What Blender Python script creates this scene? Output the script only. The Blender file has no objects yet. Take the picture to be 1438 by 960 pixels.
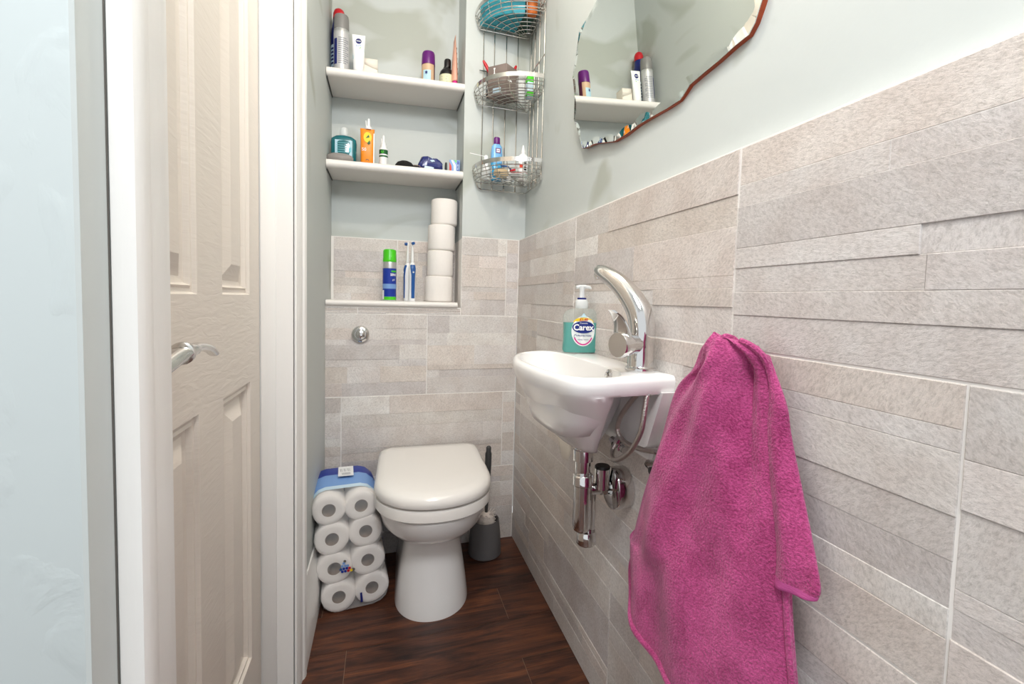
import bpy, bmesh, math, random
from mathutils import Vector, Matrix
random.seed(7)
S = bpy.context.scene
COL = S.collection
PI = math.pi
V = Vector

# ------------------------------------------------------------------ materials
def srgb(r, g, b):
    f = lambda c: (c/255/12.92) if c/255 <= .04045 else ((c/255+.055)/1.055)**2.4
    return (f(r), f(g), f(b), 1)

def nodes(name):
    m = bpy.data.materials.new(name); m.use_nodes = True
    nt = m.node_tree
    return m, nt, nt.nodes['Principled BSDF']

def mat(name, col, rough=.5, metal=0, coat=0, trans=0, sheen=0, bump=None, vary=None, emit=None, alpha=1, ior=1.45):
    m, nt, b = nodes(name)
    b.inputs['Base Color'].default_value = col
    b.inputs['Roughness'].default_value = rough
    b.inputs['Metallic'].default_value = metal
    b.inputs['Coat Weight'].default_value = coat
    b.inputs['Coat Roughness'].default_value = .06
    b.inputs['Transmission Weight'].default_value = trans
    b.inputs['Sheen Weight'].default_value = sheen
    b.inputs['IOR'].default_value = ior
    b.inputs['Alpha'].default_value = alpha
    N, L = nt.nodes, nt.links
    tc = N.new('ShaderNodeTexCoord')
    if vary:
        sc, amt, stretch = vary
        mp = N.new('ShaderNodeMapping'); mp.inputs['Scale'].default_value = stretch
        L.new(tc.outputs['Object'], mp.inputs['Vector'])
        nz = N.new('ShaderNodeTexNoise'); nz.inputs['Scale'].default_value = sc; nz.inputs['Detail'].default_value = 5
        L.new(mp.outputs[0], nz.inputs['Vector'])
        mx = N.new('ShaderNodeMix'); mx.data_type = 'RGBA'
        mx.inputs['A'].default_value = tuple(c*(1-amt) for c in col[:3])+(1,)
        mx.inputs['B'].default_value = tuple(min(1, c*(1+amt)) for c in col[:3])+(1,)
        L.new(nz.outputs['Fac'], mx.inputs['Factor']); L.new(mx.outputs['Result'], b.inputs['Base Color'])
    if bump:
        sc, st, dist, stretch = bump
        mp = N.new('ShaderNodeMapping'); mp.inputs['Scale'].default_value = stretch
        L.new(tc.outputs['Object'], mp.inputs['Vector'])
        nz = N.new('ShaderNodeTexNoise'); nz.inputs['Scale'].default_value = sc; nz.inputs['Detail'].default_value = 4
        L.new(mp.outputs[0], nz.inputs['Vector'])
        bp = N.new('ShaderNodeBump'); bp.inputs['Strength'].default_value = st; bp.inputs['Distance'].default_value = dist
        L.new(nz.outputs['Fac'], bp.inputs['Height']); L.new(bp.outputs[0], b.inputs['Normal'])
    return m

ONE = (1, 1, 1)
M = {}
M['white_wood'] = mat('white_gloss_wood', srgb(238, 236, 233), .35, bump=(9, .25, .004, (6, 6, .5)))
M['shelf'] = mat('white_shelf_board', srgb(236, 231, 226), .45, bump=(40, .15, .002, (1, 8, 8)))
M['ceramic'] = mat('white_ceramic', srgb(240, 238, 236), .16, coat=.35)
M['lid'] = mat('white_seat_plastic', srgb(240, 236, 231), .2, coat=.3)
M['chrome'] = mat('chrome', (.68, .67, .66, 1), .06, 1)
M['brushed'] = mat('satin_chrome', (.70, .68, .66, 1), .22, 1)
M['wire'] = mat('wire_chrome', (.62, .60, .57, 1), .14, 1)
M['braid'] = mat('braided_steel', (.62, .58, .54, 1), .3, 1, bump=(300, .8, .002, ONE))
M['black'] = mat('black_plastic', srgb(24, 22, 22), .35)
M['darkgrey'] = mat('dark_grey_plastic', srgb(58, 58, 58), .4)
M['holder'] = mat('grey_plastic', srgb(98, 96, 97), .5)
M['bristle'] = mat('white_bristles', srgb(225, 215, 208), .8)
M['white'] = mat('white_plastic', srgb(240, 240, 240), .3)
M['paperw'] = mat('toilet_tissue', srgb(240, 234, 229), .9, bump=(55, .35, .003, ONE))
M['core'] = mat('cardboard_core', srgb(134, 112, 94), .9)
M['cream'] = mat('cream_paper', srgb(238, 230, 218), .9)
M['navy'] = mat('navy_plastic', srgb(16, 28, 104), .3)
M['navyfoil'] = mat('navy_foil', srgb(20, 34, 105), .22, coat=.5)
M['red'] = mat('red_plastic', srgb(190, 22, 36), .35)
M['silver'] = mat('silver_metal', (.62, .62, .62, 1), .3, .8)
M['canlabel'] = mat('pale_grey_label', srgb(196, 195, 196), .35, .3)
M['greycap'] = mat('grey_cap', srgb(128, 126, 124), .4)
M['purple'] = mat('purple_plastic', srgb(98, 24, 112), .3)
M['plum'] = mat('plum_plastic', srgb(88, 26, 68), .35)
M['tan'] = mat('tan_label', srgb(205, 172, 140), .45)
M['lime'] = mat('lime_plastic', srgb(72, 196, 28), .3)
M['green'] = mat('dark_green_label', srgb(28, 88, 44), .5)
M['blue'] = mat('mid_blue_plastic', srgb(26, 82, 150), .3)
M['royal'] = mat('royal_blue_print', srgb(20, 52, 150), .35)
M['skyblue'] = mat('sky_blue_print', srgb(120, 158, 212), .4)
M['pale'] = mat('pale_blue_print', srgb(200, 222, 236), .4)
M['aqua'] = mat('aqua_print', srgb(110, 196, 208), .4)
M['lightlabel'] = mat('light_label', srgb(178, 212, 226), .5)
M['palegreen'] = mat('pale_green_label', srgb(222, 222, 186), .5)
M['orange'] = mat('orange_card', srgb(240, 140, 22), .4)
M['rust'] = mat('rust_orange_pack', srgb(205, 108, 40), .5)
M['yellow'] = mat('yellow_print', srgb(244, 208, 30), .5)
M['magenta'] = mat('magenta_print', srgb(214, 30, 140), .4)
M['pinkskin'] = mat('peach_tube', srgb(228, 172, 150), .4)
M['teal'] = mat('teal_liquid', srgb(14, 104, 112), .12, coat=.6)
M['tealbox'] = mat('teal_pack', srgb(48, 152, 170), .5)
M['soapaqua'] = mat('aqua_liquid_soap', srgb(14, 146, 138), .15)
M['clear'] = None
M['bluebottle'] = mat('pale_blue_bottle', srgb(120, 178, 226), .25)
M['bluebottle2'] = mat('blue_toner', srgb(60, 150, 196), .2)
M['boxgrey'] = mat('taupe_card', srgb(124, 110, 104), .6)
M['sponge'] = mat('beige_sponge', srgb(222, 198, 160), .9, bump=(200, .6, .003, ONE))
M['greysoap'] = mat('grey_dish', srgb(140, 134, 130), .5)
M['print'] = mat('dark_print', srgb(140, 142, 150), .6)
M['textblue'] = mat('blue_lettering', srgb(16, 40, 120), .5)
M['redtext'] = mat('red_lettering', srgb(206, 60, 30), .5)
M['grout'] = mat('grout', srgb(238, 234, 230), .85)
M['mirror'] = mat('silvered_glass', (.86, .89, .86, 1), .0, 1)
M['mahog'] = mat('reddish_wood', srgb(150, 62, 30), .35, vary=(30, .35, (1, .3, 4)))
M['dark'] = mat('dark_gap', srgb(96, 92, 88), .9)
M['ceil'] = mat('white_ceiling', srgb(240, 240, 238), .8)
M['oak'] = None

def clear_mat(name, tint, opac, rough=.08):
    """Thin clear plastic: mostly transparent with a glossy skin."""
    m = bpy.data.materials.new(name); m.use_nodes = True
    nt = m.node_tree; nt.nodes.clear(); N, L = nt.nodes, nt.links
    out = N.new('ShaderNodeOutputMaterial')
    tr = N.new('ShaderNodeBsdfTransparent'); tr.inputs['Color'].default_value = tint
    pb = N.new('ShaderNodeBsdfPrincipled'); pb.inputs['Base Color'].default_value = tint; pb.inputs['Roughness'].default_value = rough
    tc = N.new('ShaderNodeTexCoord')
    nz = N.new('ShaderNodeTexNoise'); nz.inputs['Scale'].default_value = 34; nz.inputs['Detail'].default_value = 3; nz.inputs['Distortion'].default_value = 1.2
    L.new(tc.outputs['Object'], nz.inputs['Vector'])
    bp = N.new('ShaderNodeBump'); bp.inputs['Strength'].default_value = .55; bp.inputs['Distance'].default_value = .006
    L.new(nz.outputs['Fac'], bp.inputs['Height']); L.new(bp.outputs[0], pb.inputs['Normal'])
    mx = N.new('ShaderNodeMixShader'); mx.inputs[0].default_value = opac
    L.new(tr.outputs[0], mx.inputs[1]); L.new(pb.outputs[0], mx.inputs[2]); L.new(mx.outputs[0], out.inputs['Surface'])
    return m
M['film'] = clear_mat('clear_wrap_film', (.98, .98, .98, 1), .20)
M['clear'] = clear_mat('clear_plastic', (.95, .98, .97, 1), .10)
M['frost'] = clear_mat('frosted_plastic', (.93, .95, .95, 1), .6, .3)

def paint_mat():
    m, nt, b = nodes('pale_green_grey_paint'); N, L = nt.nodes, nt.links
    b.inputs['Roughness'].default_value = .55
    tc = N.new('ShaderNodeTexCoord')
    nz = N.new('ShaderNodeTexNoise'); nz.inputs['Scale'].default_value = 2.6; nz.inputs['Detail'].default_value = 3; nz.inputs['Distortion'].default_value = .8
    L.new(tc.outputs['Object'], nz.inputs['Vector'])
    rp = N.new('ShaderNodeValToRGB'); e = rp.color_ramp.elements
    e[0].position = .36; e[0].color = srgb(174, 178, 170); e[1].position = .44; e[1].color = srgb(196, 201, 199)
    L.new(nz.outputs['Fac'], rp.inputs['Fac']); L.new(rp.outputs[0], b.inputs['Base Color'])
    n2 = N.new('ShaderNodeTexNoise'); n2.inputs['Scale'].default_value = 16; n2.inputs['Detail'].default_value = 4
    L.new(tc.outputs['Object'], n2.inputs['Vector'])
    bp = N.new('ShaderNodeBump'); bp.inputs['Strength'].default_value = .18; bp.inputs['Distance'].default_value = .006
    L.new(n2.outputs['Fac'], bp.inputs['Height']); L.new(bp.outputs[0], b.inputs['Normal'])
    return m
M['paint'] = paint_mat()

def bumpy_paint():
    """Old plaster with blisters under the paint, near wall."""
    m, nt, b = nodes('blistered_paint'); N, L = nt.nodes, nt.links
    b.inputs['Roughness'].default_value = .45; b.inputs['Base Color'].default_value = srgb(200, 208, 208)
    tc = N.new('ShaderNodeTexCoord')
    n2 = N.new('ShaderNodeTexNoise'); n2.inputs['Scale'].default_value = 26; n2.inputs['Detail'].default_value = 5; n2.inputs['Distortion'].default_value = .6
    mp = N.new('ShaderNodeMapping'); mp.inputs['Scale'].default_value = (1, 1, .5)
    L.new(tc.outputs['Object'], mp.inputs['Vector']); L.new(mp.outputs[0], n2.inputs['Vector'])
    rp = N.new('ShaderNodeValToRGB'); rp.color_ramp.elements[0].position = .52; rp.color_ramp.elements[1].position = .72
    L.new(n2.outputs['Fac'], rp.inputs['Fac'])
    bp = N.new('ShaderNodeBump'); bp.inputs['Strength'].default_value = .22; bp.inputs['Distance'].default_value = .003
    L.new(rp.outputs[0], bp.inputs['Height']); L.new(bp.outputs[0], b.inputs['Normal'])
    return m
M['blister'] = bumpy_paint()

def tile_mat():
    m, nt, b = nodes('split_face_stone_tile'); N, L = nt.nodes, nt.links
    b.inputs['Roughness'].default_value = .5
    tc = N.new('ShaderNodeTexCoord')
    at = N.new('ShaderNodeVertexColor'); at.layer_name = 'tint'
    # streak direction turns from block to block
    sp = N.new('ShaderNodeSeparateColor'); L.new(at.outputs['Color'], sp.inputs[0])
    vr = N.new('ShaderNodeVectorRotate'); vr.rotation_type = 'AXIS_ANGLE'; vr.inputs['Axis'].default_value = (.7, .7, 0)
    am = N.new('ShaderNodeMath'); am.operation = 'MULTIPLY'; am.inputs[1].default_value = 60
    L.new(sp.outputs[2], am.inputs[0]); L.new(am.outputs[0], vr.inputs['Angle']); L.new(tc.outputs['Object'], vr.inputs['Vector'])
    mp = N.new('ShaderNodeMapping'); mp.inputs['Scale'].default_value = (1, 1, 2.2)
    L.new(vr.outputs[0], mp.inputs['Vector'])
    nz = N.new('ShaderNodeTexNoise'); nz.inputs['Scale'].default_value = 150; nz.inputs['Detail'].default_value = 9; nz.inputs['Roughness'].default_value = .8; nz.inputs['Distortion'].default_value = .1
    L.new(mp.outputs[0], nz.inputs['Vector'])
    big = N.new('ShaderNodeTexNoise'); big.inputs['Scale'].default_value = 14; big.inputs['Detail'].default_value = 3
    L.new(tc.outputs['Object'], big.inputs['Vector'])
    rp = N.new('ShaderNodeValToRGB'); e = rp.color_ramp.elements
    e[0].position = .36; e[0].color = (.72, .71, .70, 1); e[1].position = .56; e[1].color = (1.05, 1.05, 1.05, 1)
    L.new(nz.outputs['Fac'], rp.inputs['Fac'])
    rb = N.new('ShaderNodeValToRGB'); e = rb.color_ramp.elements
    e[0].position = .35; e[0].color = (.93, .90, .885, 1); e[1].position = .65; e[1].color = (1.03, 1.03, 1.03, 1)
    L.new(big.outputs['Fac'], rb.inputs['Fac'])
    m1 = N.new('ShaderNodeMix'); m1.data_type = 'RGBA'; m1.blend_type = 'MULTIPLY'; m1.inputs['Factor'].default_value = 1
    m2 = N.new('ShaderNodeMix'); m2.data_type = 'RGBA'; m2.blend_type = 'MULTIPLY'; m2.inputs['Factor'].default_value = 1
    L.new(at.outputs['Color'], m1.inputs['A']); L.new(rp.outputs[0], m1.inputs['B'])
    L.new(m1.outputs['Result'], m2.inputs['A']); L.new(rb.outputs[0], m2.inputs['B'])
    L.new(m2.outputs['Result'], b.inputs['Base Color'])
    bp = N.new('ShaderNodeBump'); bp.inputs['Strength'].default_value = .6; bp.inputs['Distance'].default_value = .003
    L.new(nz.outputs['Fac'], bp.inputs['Height']); L.new(bp.outputs[0], b.inputs['Normal'])
    return m
M['tile'] = tile_mat()

def floor_mat():
    m, nt, b = nodes('dark_wood_plank'); N, L = nt.nodes, nt.links
    b.inputs['Roughness'].default_value = .45
    tc = N.new('ShaderNodeTexCoord'); at = N.new('ShaderNodeVertexColor'); at.layer_name = 'tint'
    ad = N.new('ShaderNodeVectorMath'); ad.operation = 'ADD'
    sc = N.new('ShaderNodeVectorMath'); sc.operation = 'SCALE'; sc.inputs['Scale'].default_value = 31
    L.new(at.outputs['Color'], sc.inputs[0]); L.new(tc.outputs['Object'], ad.inputs[0]); L.new(sc.outputs[0], ad.inputs[1])
    mp = N.new('ShaderNodeMapping'); mp.inputs['Scale'].default_value = (1, 7, 1); L.new(ad.outputs[0], mp.inputs['Vector'])
    n1 = N.new('ShaderNodeTexNoise'); n1.inputs['Scale'].default_value = 3.6; n1.inputs['Detail'].default_value = 6; n1.inputs['Distortion'].default_value = 1.1; n1.inputs['Roughness'].default_value = .6
    L.new(mp.outputs[0], n1.inputs['Vector'])
    rp = N.new('ShaderNodeValToRGB'); e = rp.color_ramp.elements
    e[0].position = .30; e[0].color = srgb(34, 21, 17); e[1].position = .76; e[1].color = srgb(128, 76, 44)
    k = e.new(.43); k.color = srgb(66, 38, 28); k = e.new(.57); k.color = srgb(94, 54, 35)
    L.new(n1.outputs['Fac'], rp.inputs['Fac'])
    mp2 = N.new('ShaderNodeMapping'); mp2.inputs['Scale'].default_value = (3, 60, 1); L.new(ad.outputs[0], mp2.inputs['Vector'])
    n2 = N.new('ShaderNodeTexNoise'); n2.inputs['Scale'].default_value = 4; n2.inputs['Detail'].default_value = 4
    L.new(mp2.outputs[0], n2.inputs['Vector'])
    r2 = N.new('ShaderNodeValToRGB'); e = r2.color_ramp.elements
    e[0].position = .35; e[0].color = (.72, .70, .68, 1); e[1].position = .62; e[1].color = (1.08, 1.06, 1.05, 1)
    L.new(n2.outputs['Fac'], r2.inputs['Fac'])
    mx = N.new('ShaderNodeMix'); mx.data_type = 'RGBA'; mx.blend_type = 'MULTIPLY'; mx.inputs['Factor'].default_value = 1
    L.new(rp.outputs[0], mx.inputs['A']); L.new(r2.outputs[0], mx.inputs['B']); L.new(mx.outputs['Result'], b.inputs['Base Color'])
    bp = N.new('ShaderNodeBump'); bp.inputs['Strength'].default_value = .2; bp.inputs['Distance'].default_value = .002
    L.new(n2.outputs['Fac'], bp.inputs['Height']); L.new(bp.outputs[0], b.inputs['Normal'])
    return m
M['floor'] = floor_mat()

def towel_mat():
    m, nt, b = nodes('pink_terry_cloth'); N, L = nt.nodes, nt.links
    b.inputs['Roughness'].default_value = .95; b.inputs['Sheen Weight'].default_value = .35; b.inputs['Sheen Roughness'].default_value = .5
    b.inputs['Sheen Tint'].default_value = (1, .75, .9, 1)
    tc = N.new('ShaderNodeTexCoord')
    nz = N.new('ShaderNodeTexNoise'); nz.inputs['Scale'].default_value = 330; nz.inputs['Detail'].default_value = 3; nz.inputs['Roughness'].default_value = .6
    L.new(tc.outputs['Object'], nz.inputs['Vector'])
    big = N.new('ShaderNodeTexNoise'); big.inputs['Scale'].default_value = 22; big.inputs['Detail'].default_value = 4; big.inputs['Distortion'].default_value = .5
    L.new(tc.outputs['Object'], big.inputs['Vector'])
    ad = N.new('ShaderNodeMath'); ad.operation = 'MULTIPLY_ADD'; ad.inputs[1].default_value = .55
    L.new(nz.outputs['Fac'], ad.inputs[0]); 
    m3 = N.new('ShaderNodeMath'); m3.operation = 'MULTIPLY'; m3.inputs[1].default_value = .45; L.new(big.outputs['Fac'], m3.inputs[0]); L.new(m3.outputs[0], ad.inputs[2])
    rp = N.new('ShaderNodeValToRGB'); e = rp.color_ramp.elements
    e[0].position = .36; e[0].color = srgb(144, 32, 90); e[1].position = .64; e[1].color = srgb(202, 80, 142)
    L.new(ad.outputs[0], rp.inputs['Fac']); L.new(rp.outputs[0], b.inputs['Base Color'])
    bp = N.new('ShaderNodeBump'); bp.inputs['Strength'].default_value = .9; bp.inputs['Distance'].default_value = .004
    L.new(nz.outputs['Fac'], bp.inputs['Height']); L.new(bp.outputs[0], b.inputs['Normal'])
    return m
M['towel'] = towel_mat()
M['hem'] = mat('pink_hem_weave', srgb(196, 84, 148), .85, bump=(240, .5, .002, (1, 1, 4)))

def door_mat():
    m, nt, b = nodes('cream_painted_door'); N, L = nt.nodes, nt.links
    b.inputs['Base Color'].default_value = srgb(222, 213, 203); b.inputs['Roughness'].default_value = .42
    tc = N.new('ShaderNodeTexCoord')
    mp = N.new('ShaderNodeMapping'); mp.inputs['Scale'].default_value = (1, 1.6, 9)
    L.new(tc.outputs['Object'], mp.inputs['Vector'])
    w = N.new('ShaderNodeTexNoise'); w.inputs['Scale'].default_value = 9; w.inputs['Detail'].default_value = 3; w.inputs['Distortion'].default_value = 1.0
    L.new(mp.outputs[0], w.inputs['Vector'])
    bp = N.new('ShaderNodeBump'); bp.inputs['Strength'].default_value = .3; bp.inputs['Distance'].default_value = .003
    L.new(w.outputs['Fac'], bp.inputs['Height']); L.new(bp.outputs[0], b.inputs['Normal'])
    return m
M['door'] = door_mat()

# ------------------------------------------------------------------ mesh helpers
WL = {}
XF = Matrix.Identity(4)          # where the group being built stands: shift / proportion in room axes
def place(dx=0, dy=0, dz=0, sy=1, sz=1, tilt=0, x0=0):
    global XF
    XF = Matrix(((1, 0, 0, dx), (0, sy, 0, dy), (tilt, 0, sz, dz+tilt*(dx-x0)), (0, 0, 0, 1)))
def newbm(): return bmesh.new()

def obj(name, bm, mats, parent=None, smooth=True, loc=None, ang=40):
    """Link bm (world coordinates) as ONE mesh object under parent."""
    me = bpy.data.meshes.new(name)
    base = WL[parent.name] if parent else (XF @ V(loc) if loc else V((0, 0, 0)))
    bmesh.ops.recalc_face_normals(bm, faces=bm.faces[:])
    bm.transform(XF); bm.transform(Matrix.Translation(-base))
    bm.to_mesh(me); bm.free()
    for m in (mats if isinstance(mats, (list, tuple)) else [mats]): me.materials.append(M[m] if isinstance(m, str) else m)
    o = bpy.data.objects.new(name, me); COL.objects.link(o)
    if parent: o.parent = parent
    else: o.location = base
    WL[o.name] = base
    if smooth:
        me.shade_smooth()
        me.set_sharp_from_angle(angle=math.radians(ang))
    return o

def thing(name, label, cat, loc, group=None):
    o = bpy.data.objects.new(name, None); COL.objects.link(o)
    loc = XF @ V(loc); o.location = loc; o.empty_display_size = .03
    WL[o.name] = loc
    return tag(o, label, cat, group)

def tag(o, label, cat, group=None):
    o['label'] = label; o['category'] = cat
    if group: o['group'] = group
    return o

def struct(name, bm, mats, parent=None, smooth=False, **k):
    o = obj(name, bm, mats, parent, smooth, **k)
    if not parent: o['kind'] = 'structure'
    return o

class mi:
    """Faces made inside the block get material slot i."""
    def __init__(s, bm, i): s.bm, s.i = bm, i
    def __enter__(s): s.old = set(s.bm.faces)
    def __exit__(s, *a):
        for f in s.bm.faces:
            if f not in s.old: f.material_index = s.i

def loft(bm, rings, cap0=True, cap1=True, closed=True):
    vs = [[bm.verts.new(p) for p in r] for r in rings]
    n = len(vs[0])
    for a, b in zip(vs, vs[1:]):
        for i in range(n if closed else n-1):
            j = (i+1) % n
            bm.faces.new((a[i], a[j], b[j], b[i]))
    if cap0: bm.faces.new(vs[0][::-1])
    if cap1: bm.faces.new(vs[-1])
    return vs

def box(bm, lo, hi, bev=0, seg=2, Mx=None):
    r = bmesh.ops.create_cube(bm, size=1)
    vs = r['verts']
    for v in vs: v.co = V([lo[i]+(hi[i]-lo[i])*(v.co[i]+.5) for i in range(3)])
    if bev:
        es = list({e for v in vs for e in v.link_edges})
        rb = bmesh.ops.bevel(bm, geom=es, offset=bev, segments=seg, affect='EDGES', profile=.5)
        vs = list({v for f in rb['faces'] for v in f.verts} | {v for v in vs if v.is_valid})
    if Mx: bmesh.ops.transform(bm, matrix=Mx, verts=vs)
    return vs

def frame(d):
    d = d.normalized(); h = V((0, 0, 1)) if abs(d.z) < .9 else V((1, 0, 0))
    x = d.cross(h).normalized(); return x, d.cross(x).normalized()

def lathe(bm, prof, org=(0, 0, 0), axis=(0, 0, 1), seg=28, sx=1, sy=1, cap=True, a0=0, a1=2*PI, lean=None):
    """prof: (radius, height) pairs along the axis."""
    o = V(org); d = V(axis).normalized()
    if abs(d.z) > .999: x, y = V((1, 0, 0)), V((0, 1, 0))
    else: x, y = frame(d)
    full = abs(a1-a0-2*PI) < 1e-6
    n = seg if full else seg+1
    rings = []
    for r, h in prof:
        r = max(r, 1e-4)
        rings.append([o+d*h+x*(r*sx*math.cos(a0+(a1-a0)*i/seg))+y*(r*sy*math.sin(a0+(a1-a0)*i/seg)) for i in range(n)])
    return loft(bm, rings, cap and full, cap and full, full)

def smooth_path(pts, n=8, closed=False):
    pts = [V(p) for p in pts]; out = []; N = len(pts)
    for i in range(N if closed else N-1):
        if closed: p0, p1, p2, p3 = (pts[(i+k) % N] for k in (-1, 0, 1, 2))
        else: p0, p1, p2, p3 = pts[max(i-1, 0)], pts[i], pts[i+1], pts[min(i+2, N-1)]
        for j in range(n):
            t = j/n
            out.append(.5*((2*p1)+(-p0+p2)*t+(2*p0-5*p1+4*p2-p3)*t*t+(-p0+3*p1-3*p2+p3)*t**3))
    if not closed: out.append(pts[-1])
    return out

def tube(bm, pts, r, seg=8, closed=False, flat=1, up=None):
    pts = [V(p) for p in pts]; n = len(pts)
    rr = r if isinstance(r, (list, tuple)) else [r]*n
    rings = []; px = None
    for i, p in enumerate(pts):
        a = pts[i-1] if (i or closed) else p; b = pts[(i+1) % n] if (i < n-1 or closed) else p
        d = (b-a).normalized()
        if up is not None:
            x = d.cross(V(up)).normalized()
        elif px is None: x, _ = frame(d)
        else: x = (px-d*px.dot(d)).normalized()
        px = x; y = d.cross(x)
        rings.append([p+x*(rr[i]*math.cos(2*PI*k/seg))+y*(rr[i]*flat*math.sin(2*PI*k/seg)) for k in range(seg)])
    if closed:
        rings.append(rings[0]); vs = [[bm.verts.new(p) for p in q] for q in rings[:-1]]
        for i in range(n):
            a, b = vs[i], vs[(i+1) % n]
            for k in range(seg):
                j = (k+1) % seg; bm.faces.new((a[k], a[j], b[j], b[k]))
    else: loft(bm, rings)

def prism(bm, outline, fn, d0, d1):
    """outline: 2-D points; fn(u, v, d) -> 3-D; closed solid between depths d0 and d1."""
    loft(bm, [[fn(u, v, d0) for u, v in outline], [fn(u, v, d1) for u, v in outline]])

def plate(bm, outline, fn):
    bm.faces.new([bm.verts.new(fn(u, v)) for u, v in outline])

def oval(a, b, n=28, cx=0, cy=0, p=2):
    out = []
    for i in range(n):
        t = 2*PI*i/n; c, s = math.cos(t), math.sin(t)
        out.append((cx+a*math.copysign(abs(c)**(2/p), c), cy+b*math.copysign(abs(s)**(2/p), s)))
    return out

def lettering(bm, body, size, fn, bold=0):
    """Text set flat in (u, v) round the origin, mapped by fn(u, v)."""
    cu = bpy.data.curves.new('lettering', 'FONT'); cu.body = body; cu.size = size; cu.align_x = 'CENTER'; cu.align_y = 'CENTER'
    cu.offset = bold; cu.resolution_u = 3
    t = bpy.data.objects.new('lettering', cu); COL.objects.link(t)
    bpy.context.view_layer.update()
    me = bpy.data.meshes.new_from_object(t.evaluated_get(bpy.context.evaluated_depsgraph_get()))
    for v in me.vertices: v.co = fn(v.co.x, v.co.y)
    bm.from_mesh(me)
    bpy.data.objects.remove(t); bpy.data.curves.remove(cu); bpy.data.meshes.remove(me)

def on_can(cx, cy, z0, r, a=-PI/2):
    """Map (u, v) onto the skin of an upright can, centred on angle a."""
    return lambda u, v: V((cx+r*math.cos(a+u/r), cy+r*math.sin(a+u/r), z0+v))

def on_face(cx, y, z0, ang=0, tilt=0):
    ca, sa = math.cos(ang), math.sin(ang)
    return lambda u, v, d=0: V((cx+u*ca-d*sa*-1, y+u*sa-d*ca+tilt*v, z0+v))

# ------------------------------------------------------------------ the room
TH = .302
PAL = [srgb(222, 216, 210), srgb(227, 222, 217), srgb(215, 209, 204), srgb(224, 215, 207), srgb(220, 215, 211), srgb(231, 227, 222), srgb(217, 208, 200), srgb(212, 206, 202)]
DES = [[.061, .030, .019, .075, .047, .068], [.058, .030, .045, .043, .060, .022, .042], [.050, .034, .036, .030, .062, .032, .056], [.048, .060, .026, .054, .020, .040, .052]]

def tile_field(bm, cl, fn, rows, cols, clip, seed, thick=.0036):
    """Split-face tiles in mesh: every tile is bands of blocks standing proud by a few mm. fn(u, v, d) maps to 3-D."""
    rnd = random.Random(seed)
    u0, u1 = clip[0], clip[1]
    for ri, (v0, v1) in enumerate(rows):
        edges = [u0]+[c for c in cols[ri] if u0+.004 < c < u1-.004]+[u1]
        for a, b in zip(edges, edges[1:]):
            g = .0015
            ta, tb = a+g, b-g
            d = rnd.choice(DES); tot = sum(d); z = v0+g; H = (v1-v0-2*g)
            for k, h in enumerate(d):
                za, zb = z, z+H*h/tot; z = zb
                cuts = [ta]+sorted(x for x in (ta+(tb-ta)*rnd.uniform(.12, .88) for _ in range(rnd.choice((0, 1, 1, 2)))) if x-ta > .03 and tb-x > .03)+[tb]
                cuts = [c for i, c in enumerate(cuts) if i == 0 or c-cuts[i-1] > .02]
                for p, q in zip(cuts, cuts[1:]):
                    dep = thick*rnd.choice((.55, .65, .75, .88, 1))
                    t = rnd.choice(PAL); f = rnd.uniform(.93, 1.05); tw = rnd.uniform(0, .02)
                    col = (t[0]*f, t[1]*f, t[2]*f+tw, 1)
                    c = .0007
                    ring = lambda e, dd: [bm.verts.new(fn(x, y, dd)) for x, y in ((p+e, za+e), (q-e, za+e), (q-e, zb-e), (p+e, zb-e))]
                    A, B, C = ring(0, -.004), ring(0, dep-c), ring(c, dep)
                    fs = [bm.faces.new((X[i], X[(i+1) % 4], Y[(i+1) % 4], Y[i])) for X, Y in ((A, B), (B, C)) for i in range(4)]+[bm.faces.new(C)]
                    for fc in fs:
                        for l in fc.loops: l[cl] = col

def quad(bm, pts, i=0):
    f = bm.faces.new([bm.verts.new(p) for p in pts]); f.material_index = i
    return f

ROWS = [(0, TH), (TH, 2*TH), (2*TH, 3*TH), (3*TH, 1.207)]
ZC = 2.34
YO = -2.7
# right wall: tiled to 1.2 m, painted above and set back
bm = newbm(); cl = bm.loops.layers.float_color.new('tint')
ucols = [[o-.602*k for k in range(5)] for o in (-.218, -.07, -.245, .0465-.602*0-.0)]
ucols[3] = [-.5555+.602-.602*k for k in range(6)]
tile_field(bm, cl, lambda u, v, d: V((-d+.003, u, v)), ROWS, [sorted(c) for c in ucols], (YO, 0), 11)
quad(bm, [(.0014, 0, 0), (.0014, YO, 0), (.0014, YO, 1.208), (.0014, 0, 1.208)], 1)
quad(bm, [(.0014, 0, 1.208), (.0014, YO, 1.208), (.024, YO, 1.208), (.024, .02, 1.208)], 1)
quad(bm, [(.024, .02, 1.207), (.024, YO, 1.207), (.024, YO, ZC), (.024, .02, ZC)], 2)
quad(bm, [(.10, .02, 0), (.10, YO, 0), (.10, YO, ZC), (.10, .02, ZC)], 2)
struct('wall_right', bm, ['tile', 'grout', 'paint'])

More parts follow.
